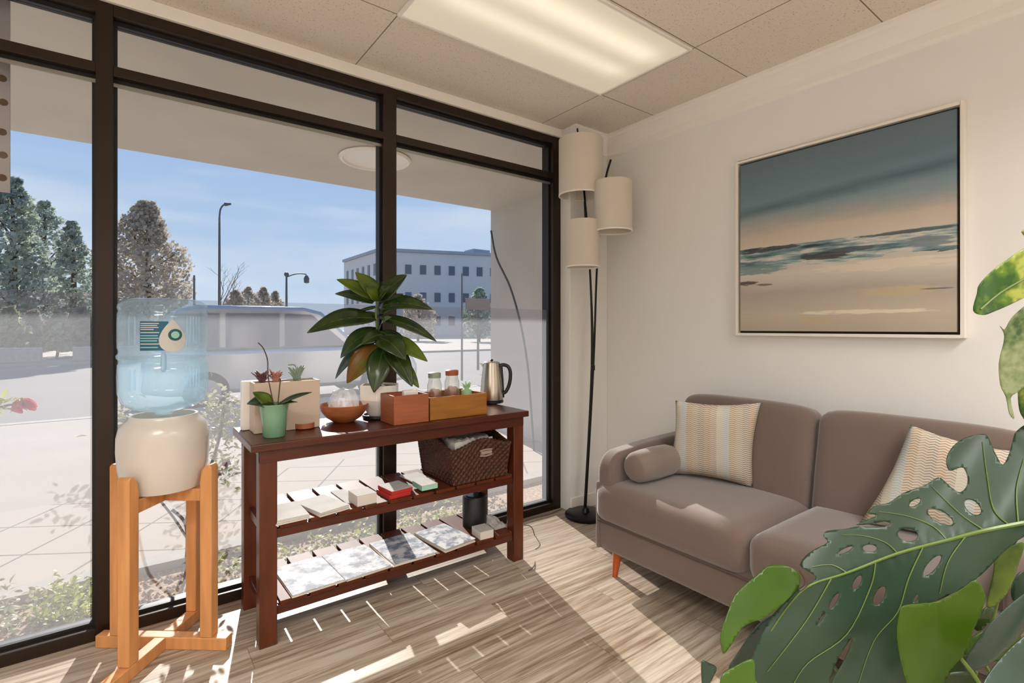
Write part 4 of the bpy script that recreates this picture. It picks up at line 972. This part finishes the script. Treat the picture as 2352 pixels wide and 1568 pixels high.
# street lamp
def pole(px, ptop, dist, r, label, arm=None, name='street_lamp', cat='street lamp'):
    b_ = at(px, 752, dist); b_.z = G; top_ = at(px, ptop, dist); t = thing(name, b_, label, cat)
    MB().tube([b_, top_], [r, r*.6], 10).build('pole', 'pole_grey', t)
    return t, top_, dist
t, top_, d_ = pole(504, 500, 32, .10, 'tall curved-neck street lamp against the sky')
MB().tube(cr([top_, at(506, 482, d_), at(512, 472, d_), at(520, 468, d_)], 5), .05, 8).build('curved_arm', 'pole_grey', t)
MB().tube([at(517, 469, d_), at(530, 468, d_)], [.13, .07], 8).build('lamp_head', 'pole_grey', t)
t, top_, d_ = pole(658, 630, 34, .10, 'short black lantern post with a side arm beside the bushes')
MB().tube(cr([at(658, 636, d_), at(675, 630, d_), at(690, 628, d_), at(704, 630, d_)], 4), .04, 8).build('side_arm', 'pole_grey', t)
MB().lathe([(0, -.55), (.16, -.5), (.18, -.2), (.07, 0), (0, .02)], at(704, 632, d_), 14).build('lantern', 'pole_grey', t)
MB().ball(top_, .16, 10).build('finial', 'pole_grey', t)
pole(446, 632, 24, .07, 'short plain grey post between the brown tree and street lamp', name='post', cat='post')
pole(1061, 628, 12, .028, 'thin dark sign post between the rubber plant and kettle', name='sign_post', cat='post')
t, top_, d_ = pole(1098, 700, 15, .04, 'low post carrying a wide brown sign board near the wing wall', name='street_sign', cat='sign')
q = at(1098, 690, d_); MB().box((q.x-.42, q.y-.03, q.z-.28), (q.x+.42, q.y+.03, q.z+.06)).build('sign_panel', 'sign_board', t, bevel=.01)
# building
C = at(872, 752, 80); L_ = at(790, 752, 94); Rr = at(1190, 752, 87)
for v in (C, L_, Rr): v.z = G
back_ = L_+(Rr-C); hb = 13.2
t = thing('white_building', (C.x, C.y, G), 'long white three-storey building on the horizon behind the rubber plant', 'building')
MB().prism([(C.x, C.y), (Rr.x, Rr.y), (back_.x, back_.y), (L_.x, L_.y)], G, hb).build('wall', 'building_wall', t, smooth=False)
MB().prism([(C.x-.2, C.y-.3), (Rr.x+.2, Rr.y-.3), (back_.x, back_.y), (L_.x-.3, L_.y)], hb+.02, hb+.5).build('parapet', 'building_frame', t, smooth=False)
def facwin(A, B, n_, z0s, h, wfr, m0=.04):
    d = B-A; nrm_ = Vector((d.y, -d.x, 0)).normalized()
    if nrm_.dot(CAM-A) < 0: nrm_ = -nrm_
    for z in z0s:
        for k in range(n_):
            u = m0+(1-2*m0)*(k+.5)/n_; hw_ = d.length*(1-2*m0)/n_*wfr/2; p_ = A+d*u; e = d.normalized()
            vs = [p_+e*s_*hw_+nrm_*o_+Vector((0, 0, z+zz)) for o_ in (-.05, .08) for (s_, zz) in ((-1, 0), (1, 0), (1, h), (-1, h))]
            MB().add(vs, [(0, 1, 2, 3), (4, 5, 6, 7), (0, 1, 5, 4), (1, 2, 6, 5), (2, 3, 7, 6), (3, 0, 4, 7)]).build('window', 'building_window', t, smooth=False)
facwin(C, Rr, 9, (1.6, 5.4, 9.8), 1.5, .42); facwin(C, L_, 6, (1.6, 5.4, 9.6), 1.9, .34)
q = at(1096, 580, 90); MB().box((q.x-1.7, q.y-1.5, hb+.51), (q.x+1.7, q.y+1.5, hb+1.6)).build('roof_unit', 'building_frame', t, smooth=False)
# cars
def car(cx_, cy_, paint, label, L=4.6, Wd=1.85, Hh=1.74, flip=1, rz=0):
    z0 = G-.12; t = thing('parked_car', (cx_, cy_, z0), label, 'car', rz=rz)
    P = parent_matrix(t)
    rot = Matrix(((flip,0,0,0),(0,0,1,0),(0,1,0,0),(0,0,0,1)))
    body = [(-.5*L, .35), (-.49*L, .78), (-.47*L, .98), (.24*L, 1.02), (.30*L, .98), (.47*L, .86), (.5*L, .62), (.5*L, .36), (.40*L, .30), (-.42*L, .28)]
    cab = [(-.465*L, .97), (-.44*L, 1.3), (-.40*L, Hh-.08), (-.34*L, Hh), (.02*L, Hh), (.09*L, Hh-.08), (.25*L, 1.0)]
    b_ = MB().prism(body[::-1], -Wd/2, Wd/2, P @ rot).build('body', paint, t, bevel=.07, seg=3)
    cb = MB().prism(cab[::-1], -Wd/2+.10, Wd/2-.10, P @ rot).build('cabin', paint, t, bevel=.07, seg=3)
    for s_ in (-1, 1):
        yy_ = s_*(Wd/2-.095)
        for pts in ([(-.43*L, 1.04), (-.405*L, Hh-.16), (-.27*L, Hh-.13), (-.27*L, 1.04)], [(-.25*L, 1.04), (-.25*L, Hh-.13), (-.07*L, Hh-.12), (-.07*L, 1.04)], [(-.05*L, 1.04), (-.05*L, Hh-.12), (.05*L, Hh-.14), (.19*L, 1.04)]):
            MB().prism(pts, yy_-.015, yy_+.015, P @ rot).build('side_window', 'car_glass', t, smooth=False)
    for x in (-.31*L, .31*L):
        for s_ in (-1, 1):
            y_ = s_*(Wd/2-.10); m = P @ Matrix.Translation((x*flip, y_, .33))
            w_ = MB().tube([m @ Vector((0, -.11, 0)), m @ Vector((0, .11, 0))], .33, 28).build('wheel', 'tyre', t, bevel=.02)
            MB().tube([m @ Vector((0, s_*.111-.004, 0)), m @ Vector((0, s_*.111+.004, 0))], .2, 20).build('hub_cap', 'car_silver', w_)
    return t
car(-.18+.0, 8.0, 'car_silver', 'silver SUV parked at the near curb behind the console table', L=4.6)
car(-24.5, 30.0, 'car_white', 'white car parked far across the street at the left', L=4.4, Hh=1.5)
car(-16.5, 26.5, 'car_white', 'white car behind the scrub left of the mullion', L=4.4, Hh=1.5)
# shrub outside behind crock + rose
def leafy(pts, n_, rad, s, mat, name, label, cat, seed, stems=(), flowers=(), group=None, ground=G):
    rr = random.Random(seed); b_ = Vector(pts[0]); t = thing(name, (b_.x, b_.y, ground), label, cat, group)
    if stems:
        st = MB()
        for (pp, r_) in stems: st.tube(cr(pp, 4), r_, 6)
        st.build('stems', 'dry_branch', t)
    mb = MB()
    for k in range(n_):
        c = Vector(rr.choice(pts)); p_ = c+Vector((rr.gauss(0, rad), rr.gauss(0, rad*.5), rr.gauss(0, rad)))
        if p_.z < ground+.01 or p_.y < .235: continue
        d = Vector((rr.uniform(-1, 1), rr.uniform(-1, 1), rr.uniform(-.4, .8))).normalized()
        blade(mb, p_, p_+d*s*(.7+.6*rr.random()), s*.5, nrm=(rr.uniform(-1, 1), rr.uniform(-1, 1), 1), arch=.1, nu=4, nv=2)
    mb.build('leaves', mat, t, smooth=False)
    for (q_, r_, mt) in flowers:
        f_ = MB()
        for k in range(14):
            w = k*2.4; zz_f = 1-1.3*(k+.5)/14; e = math.sqrt(max(0, 1-zz_f*zz_f)); d = Vector((math.cos(w)*e, math.sin(w)*e, zz_f))
            blade(f_, Vector(q_)+d*r_*.15, Vector(q_)+d*r_*.75, r_*1.1, nrm=(-d.y+.2, d.x, .9), arch=.25, fold=.2, nu=5, nv=4)
        f_.build('flower', mt, t, solid=.001)
    return t
yb_ = .62
pt = lambda px, py, y=yb_: ony(px, py, y)
rootp = pt(425, 1330); rootp.z = G-.03
leafy([pt(500, 930), pt(520, 980), pt(505, 1040), pt(515, 1085), pt(485, 960), pt(530, 940), pt(270, 955), pt(495, 1010)], 520, .055, .034, 'shrub_leaf_pale', 'rose_bush', 'leggy pale-leaved rose bush outside the glass between crock and table', 'bush', 5,
      stems=[([rootp, pt(430, 1250), pt(425, 1200), pt(395, 1170)], .008), ([pt(425, 1200), pt(445, 1150), pt(480, 1080), pt(505, 1000), pt(515, 930)], .007), ([pt(432, 1240), pt(400, 1190), pt(360, 1140)], .006), ([pt(445, 1150), pt(400, 1100), pt(380, 1020)], .005)],
      flowers=[(pt(520, 1065), .03, 'red_petal'), (pt(500, 1090), .025, 'red_petal')])
rb = pt(-60, 1300, .6); rb.z = G-.03
leafy([pt(5, 930, .6), pt(-30, 940, .6), pt(25, 927, .6)], 34, .018, .04, 'shrub_leaf', 'rose_branch', 'pink rose on a leafy branch outside at the left picture edge', 'rose', 8,
      stems=[([rb, pt(-50, 1100, .6), pt(-30, 960, .6), pt(10, 932, .6), pt(42, 930, .6)], .004)], flowers=[(pt(55, 936, .6), .058, 'pink_petal')])
# ground cover clumps
gg = 'low green ground cover in the planting bed'
cl = [onz(x, y, G) for x, y in ((135, 1405), (175, 1385), (205, 1370), (225, 1400), (180, 1420), (118, 1425), (150, 1372))]
leafy(cl, 900, .045, .032, 'shrub_leaf', 'ground_cover', 'yellow-green low ground cover plant in the bed left of the mullion', 'plant', 12, ground=G-.02)
cl = [onz(x, y, G) for x, y in ((20, 1405), (60, 1425), (30, 1440), (0, 1400))]
leafy(cl, 200, .06, .03, 'shrub_leaf_pale', 'ground_cover', 'sparse pale ground cover plant in the bed at the left picture edge', 'plant', 13, ground=G-.02)
cl = [Vector((x, .5, G)) for x in (-2.2, -1.95, -1.7, -1.45, -1.2, -.95)]
leafy(cl, 700, .06, .035, 'shrub_leaf', 'ground_cover', 'low green ground cover seen under the console table through the film', 'plant', 14, ground=G-.02)
# gravel chips
mb = MB(); rr = random.Random(2)
for k in range(2600):
    x, y, s_ = rr.uniform(-3.9, -.4), rr.uniform(.26, .78), rr.uniform(.006, .016); z = G-.02
    a_ = rr.random()*3.14; ca, sa = math.cos(a_)*s_, math.sin(a_)*s_
    mb.add([(x-ca, y-sa, z), (x+sa, y-ca, z), (x+ca, y+sa, z), (x-sa, y+ca, z), (x+rr.uniform(-.3, .3)*s_, y, z+s_*.9)], [(0, 1, 4), (1, 2, 4), (2, 3, 4), (3, 0, 4), (3, 2, 1, 0)])
o = mb.build('gravel', 'gravel', smooth=False); o['kind'] = 'stuff'; tag(o, 'tan and brown gravel chips covering the planting bed outside the glass', 'gravel')
# ------------------------------------------------------------------ FOREGROUND PLANTS
def inpoly(x, y, P):
    c = False; j = len(P)-1
    for i in range(len(P)):
        if (P[i][1] > y) != (P[j][1] > y) and x < (P[j][0]-P[i][0])*(y-P[i][1])/(P[j][1]-P[i][1])+P[i][0]: c = not c
        j = i
    return c
def sheet(outline, holes, depth, step=9, sm=4):
    O = [(p[0], p[1]) for p in cr([(x, y, 0) for x, y in outline], sm, True)]
    Hs = []
    for (hx, hy, a_, b_, rot) in holes:
        h = []
        for k in range(18):
            w = 2*math.pi*k/18; x = a_*math.cos(w); y = b_*math.sin(w); h.append((hx+x*math.cos(rot)-y*math.sin(rot), hy+x*math.sin(rot)+y*math.cos(rot)))
        Hs.append(h)
    pts = list(O); ed = [(i, (i+1) % len(O)) for i in range(len(O))]
    for h in Hs: k = len(pts); pts += h; ed += [(k+i, k+(i+1) % len(h)) for i in range(len(h))]
    x0 = min(p[0] for p in O); x1 = max(p[0] for p in O); y0 = min(p[1] for p in O); y1 = max(p[1] for p in O)
    y = y0
    while y < y1:
        x = x0
        while x < x1:
            if inpoly(x, y, O) and not any(inpoly(x, y, h) for h in Hs): pts.append((x+random.uniform(-1, 1), y+random.uniform(-1, 1)))
            x += step
        y += step
    r = geometry.delaunay_2d_cdt([Vector(p) for p in pts], ed, [], 0, 1e-4)
    V = r[0]; F = []
    for f in r[2]:
        cx_ = sum(V[i].x for i in f)/len(f); cy_ = sum(V[i].y for i in f)/len(f)
        if inpoly(cx_, cy_, O) and not any(inpoly(cx_, cy_, h) for h in Hs): F.append(tuple(f))
    return MB().add([at(v.x, v.y, depth(v.x, v.y)) for v in V], F)
def k8(L): return [(1600+x/2.578, 960+y/2.578) for x, y in L]
MPOS = Vector((-1.27, -2.245, 0))
t = thing('monstera_plant', MPOS, 'large split-leaf monstera plant in the right foreground in front of the sofa', 'potted plant')
MB().lathe([(0, 0), (.10, 0), (.11, .01), (.135, .22), (.142, .25), (.128, .25), (.125, .22), (0, .22)], MPOS, 48).build('pot', 'ceramic_white', t)
MB().lathe([(0, .221), (.124, .221), (.12, .232), (0, .236)], MPOS, 32).build('soil', 'soil', t)
rib8 = [(1939, 618), (1700, 665), (1480, 722), (1190, 800), (890, 915), (680, 985), (560, 1090), (440, 1260)]
RB8 = cr([(a_, b_, 0) for a_, b_ in k8(rib8)], 4)
def dmain(px, py):
    # gentle fold along the midrib and droop away from the viewer towards the tip
    best = min(((px-v.x)**2+(py-v.y)**2, v.y) for v in RB8); d = best[0]**.5/FPX
    side = 1 if py > best[1] else -1
    q = 1.08 + .00022*(2352-px)*.9 - .00030*(py-1200)*.6 + (.16*d if side < 0 else .10*d)
    return q + .006*math.sin(px*.02+py*.013)
out8 = [(2150, 20), (1990, 20), (1895, 75), (1872, 130), (1850, 210), (1812, 276), (1775, 220), (1742, 150), (1722, 106), (1688, 94), (1590, 115), (1520, 165), (1484, 225), (1480, 275), (1500, 312), (1545, 298), (1582, 296), (1604, 350), (1597, 405), (1560, 438), (1520, 420), (1470, 375), (1430, 350), (1350, 398), (1230, 440), (1140, 500), (1065, 515), (1015, 560), (1068, 575), (1000, 605), (945, 632), (1020, 628), (1112, 612), (1150, 628), (1080, 645), (960, 640), (880, 655), (770, 668), (752, 700), (775, 735), (700, 775), (645, 815), (612, 868), (650, 900), (700, 935), (690, 965), (600, 1010), (500, 1110), (430, 1190), (380, 1290), (335, 1400), (300, 1500), (300, 1650), (500, 1700), (740, 1700), (790, 1540), (840, 1420), (925, 1290), (880, 1420), (800, 1560), (780, 1700), (1100, 1700), (1280, 1640), (1260, 1400), (1240, 1180), (1290, 1110), (1430, 1078), (1640, 962), (1760, 850), (1830, 780), (1939, 700), (2100, 640), (2180, 500), (2200, 250)]
hol = [(1443, 585, 84, 33, .5), (1635, 527, 58, 34, .7), (1292, 500, 38, 17, -.5), (1250, 690, 60, 38, .15), (1025, 770, 42, 22, .05), (880, 782, 48, 11, -.45), (1395, 872, 76, 26, -.85), (950, 972, 46, 21, -1.05), (1082, 1052, 62, 28, -1.1), (815, 1082, 52, 16, -1.05), (738, 1188, 45, 6, -1.0), (1298, 1066, 26, 8, -1.1)]
holpx = [(1600+a_/2.578, 960+b_/2.578, c_/2.578, d_/2.578, e_) for a_, b_, c_, d_, e_ in hol]
lf = sheet(k8(out8), holpx, dmain, 8, 3).build('leaf', 'monstera', t, solid=.0016, angle=60)
lf['label'] = 'largest dark green split leaf with holes'
vn = MB()
def vein(L, r0, r1, depth=dmain, off=.0025):
    P = cr([(a_, b_, 0) for a_, b_ in k8(L)], 5); n_ = len(P)
    vn.tube([at(v.x, v.y, depth(v.x, v.y)-off) for v in P], [r0+(r1-r0)*i/(n_-1) for i in range(n_)], 6)
vein([(2060, 600)]+rib8, .0052, .0012)
for L in ([(1850, 632), (1760, 540), (1722, 350), (1695, 140)], [(1905, 618), (1895, 420), (1939, 240)], [(1700, 662), (1560, 565), (1390, 400)], [(1480, 718), (1400, 640), (1250, 580), (1080, 552)], [(1190, 800), (1120, 738), (1000, 698), (860, 690)], [(890, 915), (800, 868), (680, 880)],
          [(1600, 690), (1490, 850), (1440, 1040)], [(1340, 765), (1255, 950), (1190, 1150), (1050, 1320), (950, 1600)], [(1060, 850), (1030, 1000), (890, 1280), (660, 1450), (560, 1600)], [(800, 945), (650, 1200), (420, 1500)]):
    vein(L, .0016, .0006)
vn.build('leaf_veins', 'monstera_vein', lf)
def flat(t0, a_, b_, cx_=2000, cy_=1400): return lambda px, py: t0+a_*(px-cx_)/1000+b_*(py-cy_)/1000+.004*math.sin(px*.03)
L2 = [(150, 1372), (142, 1280), (190, 1130), (232, 1040), (330, 950), (440, 866), (560, 885), (612, 935), (600, 1000), (510, 1100), (400, 1180), (320, 1212), (262, 1250), (205, 1340), (165, 1392)]
o = sheet(k8(L2), [], flat(1.12, -.1, -.3, 1740, 1400), 9).build('leaf', 'monstera_backlit', t, solid=.0016, angle=60); o['label'] = 'bright green leaf with backlight put into its colour'
L3 = [(460, 1168), (400, 1190), (330, 1260), (250, 1380), (190, 1480), (260, 1470), (340, 1420), (420, 1290)]
sheet(k8(L3), [], flat(1.30, 0, 0), 9).build('leaf', 'monstera_blue', t, solid=.0016)
L4 = [(135, 1600), (155, 1515), (215, 1475), (330, 1425), (345, 1520), (335, 1700), (150, 1700)]
o = sheet(k8(L4), [], flat(1.02, 0, -.2), 9).build('leaf', 'monstera_backlit', t, solid=.0016); o['label'] = 'bright green leaf with backlight put into its colour'
L5 = [(1232, 1108), (1430, 1085), (1560, 1015), (1650, 958), (1700, 1020), (1705, 1090), (1640, 1250), (1600, 1370), (1520, 1480), (1440, 1600), (1380, 1700), (1290, 1700), (1240, 1560), (1200, 1400), (1185, 1270), (1200, 1160)]
o = sheet(k8(L5), [], lambda px, py: .99-.05*abs(px-2160)/300+.00012*(py-1400), 9).build('leaf', 'monstera_backlit', t, solid=.0016, angle=60); o['label'] = 'bright green leaf with backlight put into its colour'
L6 = [(2050, 960), (1939, 1040), (1850, 1110), (1750, 1205), (1660, 1320), (1605, 1410), (1592, 1490), (1640, 1495), (1740, 1450), (1850, 1350), (1939, 1260), (2100, 1100)]
sheet(k8(L6), [], lambda px, py: 1.0+.1*abs((px-1600)+(py-960)-900)/500, 9).build('leaf', 'monstera_blue', t, solid=.0016, angle=60)
L7 = [(2100, 1180), (1939, 1290), (1820, 1400), (1740, 1500), (1690, 1600), (1700, 1750), (2000, 1750), (2150, 1500)]
sheet(k8(L7), [], lambda px, py: .93-.00015*(py-1500), 9).build('leaf', 'monstera_blue', t, solid=.0016, angle=60)
L8 = [(1939, 900), (1880, 960), (1862, 1030), (1880, 1085), (1930, 1060), (2050, 980), (2100, 900)]
sheet(k8(L8), [], flat(1.10, 0, 0), 9).build('leaf', 'monstera', t, solid=.0016)
L9 = [(1770, 780), (1760, 900), (1730, 1040), (1720, 1120), (1780, 1100), (1860, 1000), (1900, 880), (1939, 740), (1850, 760)]
sheet(k8(L9), [], flat(1.22, 0, 0), 9).build('leaf', 'rubber_leaf_light', t, solid=.0016)
L10 = [(30, 1440), (75, 1450), (118, 1475), (100, 1530), (60, 1600), (40, 1650), (30, 1560)]
sheet(k8(L10), [], flat(1.25, 0, 0), 7).build('leaf', 'monstera_blue', t, solid=.0016)
LF = [[(1380, 1600), (1450, 1520), (1600, 1500), (1680, 1560), (1640, 1700), (1400, 1700)], [(1560, 1380), (1640, 1290), (1760, 1240), (1860, 1250), (1760, 1340), (1640, 1400)], [(1640, 1230), (1700, 1130), (1760, 1120), (1740, 1200), (1680, 1260)], [(1300, 1700), (1420, 1560), (1500, 1540), (1480, 1640), (1400, 1740)], [(1720, 1400), (1830, 1300), (1920, 1290), (1860, 1390), (1760, 1440)], [(1480, 1500), (1570, 1400), (1660, 1390), (1620, 1480), (1530, 1530)]]
for i, L in enumerate(LF): sheet(k8(L), [], flat(1.18+.02*i, 0, 0), 9).build('leaf', 'monstera_backlit' if i in (1, 4) else 'rubber_leaf', t, solid=.0016)
crown_ = MPOS+Vector((0, 0, .23))
def stalk(L, d, r=.005): 
    P = [at(1600+x/2.578, 960+y/2.578, d) for x, y in L]
    MB().tube(cr([crown_]+[crown_+(P[0]-crown_)*.5+Vector((0, 0, .08))]+P, 6), r, 8).build('leaf_stalk', 'monstera_vein', t)
stalk([(2150, 700), (2060, 600)], 1.03); stalk([(1000, 1700), (700, 1300), (560, 1120), (600, 985)], 1.20, .004); stalk([(1500, 1300), (1640, 970)], 1.03, .004)
stalk([(1900, 1500), (2050, 1000)], 1.05, .004); stalk([(1700, 1400), (1780, 1100), (1800, 900)], 1.24, .003); stalk([(500, 1700), (340, 1560)], 1.03, .004); stalk([(1600, 1700), (1660, 1500)], 1.2, .003)
# aerial node detail near the leaf tip
MB().tube(cr([at(1600+x/2.578, 960+y/2.578, 1.115) for x, y in ((612, 905), (640, 950), (645, 990), (610, 1020))], 4), .003, 6).build('dry_sheath', 'stem_brown', t)
# dieffenbachia
DP = Vector((-1.0, -2.40, 0))
t = thing('dieffenbachia_plant', DP, 'tall plant with yellow-green mottled leaves at the right picture edge', 'potted plant')
MB().lathe([(0, 0), (.08, 0), (.09, .01), (.11, .2), (.115, .22), (.103, .22), (.1, .2), (0, .2)], DP, 40).build('pot', 'ceramic_white', t)
MB().lathe([(0, .201), (.099, .201), (.096, .21), (0, .213)], DP, 28).build('soil', 'soil', t)
st = at(2440, 900, 1.06)
MB().tube(cr([DP+Vector((0, 0, .205)), DP+Vector((-.02, .02, .6)), st, at(2430, 640, 1.06), at(2425, 540, 1.06)], 6), .011, 10).build('stem', 'stem_green', t)
def k2(L): return [(1640+x/1.9607, 200+y/1.96) for x, y in L]
def dv(c0_, k): return lambda px, py: c0_ + k*(2352-px)/400 + .00015*(py-700)+.003*math.sin(px*.05)
A1 = [(1168, 1005), (1185, 930), (1195, 890), (1250, 830), (1310, 785), (1400, 725), (1560, 650), (1640, 640), (1600, 760), (1480, 900), (1400, 945), (1330, 980), (1260, 1010), (1210, 1026)]
sheet(k2(A1), [], dv(1.02, -.05), 8).build('leaf', 'variegated', t, solid=.0015, angle=60)
A2 = [(1288, 1075), (1310, 1090), (1340, 1040), (1400, 985), (1500, 920), (1560, 960), (1500, 1180), (1420, 1320), (1370, 1370), (1335, 1400), (1352, 1488), (1330, 1470), (1315, 1395), (1290, 1340), (1284, 1240), (1305, 1150), (1306, 1108)]
sheet(k2(A2), [], dv(1.04, -.02), 8, 3).build('leaf', 'variegated_pale', t, solid=.0015, angle=60)
A3 = [(1400, 1120), (1372, 1240), (1368, 1350), (1375, 1450), (1400, 1500), (1440, 1560), (1480, 1400), (1520, 1200), (1460, 1080)]
sheet(k2(A3), [], dv(1.10, 0), 8).build('leaf', 'variegated', t, solid=.0015, angle=60)
A4 = [(1386, 655), (1400, 640), (1480, 600), (1560, 590), (1500, 680), (1420, 680)]
sheet(k2(A4), [], dv(1.12, 0), 8).build('leaf', 'variegated', t, solid=.0015)
vn = MB(); d1 = dv(1.02, -.05)
P = cr([(a_, b_, 0) for a_, b_ in k2([(1200, 1000), (1290, 925), (1400, 860), (1540, 770), (1600, 720)])], 5)
vn.tube([at(v.x, v.y, d1(v.x, v.y)-.002) for v in P]+[st+Vector((0, 0, .1))], .002, 6).build('leaf_midrib', 'stem_green', t)
MB().tube([st, at(2400, 700, 1.05)], .004, 6).build('leaf_stalk', 'stem_green', t)
# ------------------------------------------------------------------ LIGHT, WORLD, CAMERA
sun = bpy.data.lights.new('sun', 'SUN'); sun.energy = 9.5; sun.angle = R(.55); sun.color = (1, .95, .87)
so = bpy.data.objects.new('sun', sun); COL.objects.link(so); so.location = (3, 12, 9)
el = R(27.3); hz = Vector((.232, .973, 0)).normalized(); sd = Vector((hz.x*math.cos(el), hz.y*math.cos(el), math.sin(el)))
so.rotation_euler = sd.to_track_quat('Z', 'Y').to_euler()
w = bpy.data.worlds.new('World'); S.world = w; w.use_nodes = True; nt = w.node_tree; bg_ = nt.nodes['Background']
tc = nt.nodes.new('ShaderNodeTexCoord'); sp = nt.nodes.new('ShaderNodeSeparateXYZ'); nt.links.new(tc.outputs['Generated'], sp.inputs[0])
rp = nt.nodes.new('ShaderNodeValToRGB'); e = rp.color_ramp.elements
e[0].position = 0; e[0].color = lin(206, 224, 242); e[1].position = 1; e[1].color = lin(96, 142, 206)
x = e.new(.14); x.color = lin(182, 208, 238); x = e.new(.40); x.color = lin(150, 184, 230)
nt.links.new(sp.outputs[2], rp.inputs[0])
# a few thin clouds
mp = nt.nodes.new('ShaderNodeMapping'); mp.inputs['Scale'].default_value = (1, 1, 5); nt.links.new(tc.outputs['Generated'], mp.inputs[0])
nz = nt.nodes.new('ShaderNodeTexNoise'); nz.inputs['Scale'].default_value = 1.6; nz.inputs['Detail'].default_value = 5; nt.links.new(mp.outputs[0], nz.inputs['Vector'])
r2 = nt.nodes.new('ShaderNodeValToRGB'); r2.color_ramp.elements[0].position = .52; r2.color_ramp.elements[1].position = .8; nt.links.new(nz.outputs[0], r2.inputs[0])
mx = nt.nodes.new('ShaderNodeMix'); mx.data_type = 'RGBA'; mx.inputs[7].default_value = lin(225, 234, 246); nt.links.new(r2.outputs[0], mx.inputs[0]); nt.links.new(rp.outputs[0], mx.inputs[6])
nt.links.new(mx.outputs[2], bg_.inputs[0]); bg_.inputs[1].default_value = 1.0
cam = bpy.data.cameras.new('camera'); co = bpy.data.objects.new('camera', cam); COL.objects.link(co)
co.location = CAM; cam.sensor_fit = 'HORIZONTAL'; cam.sensor_width = 36; cam.lens = FPX/2352*36; cam.shift_y = -32/2352
co.rotation_euler = (R(90), 0, math.atan2(FW.y, FW.x)-R(90)); cam.clip_start = .02; cam.clip_end = 600
S.camera = co
S.view_settings.view_transform = 'Standard'; S.view_settings.look = 'None'; S.view_settings.exposure = 0; S.view_settings.gamma = 1; S.view_settings.use_curve_mapping = False
S.cycles.transparent_max_bounces = 24; S.cycles.max_bounces = 12; S.cycles.diffuse_bounces = 6
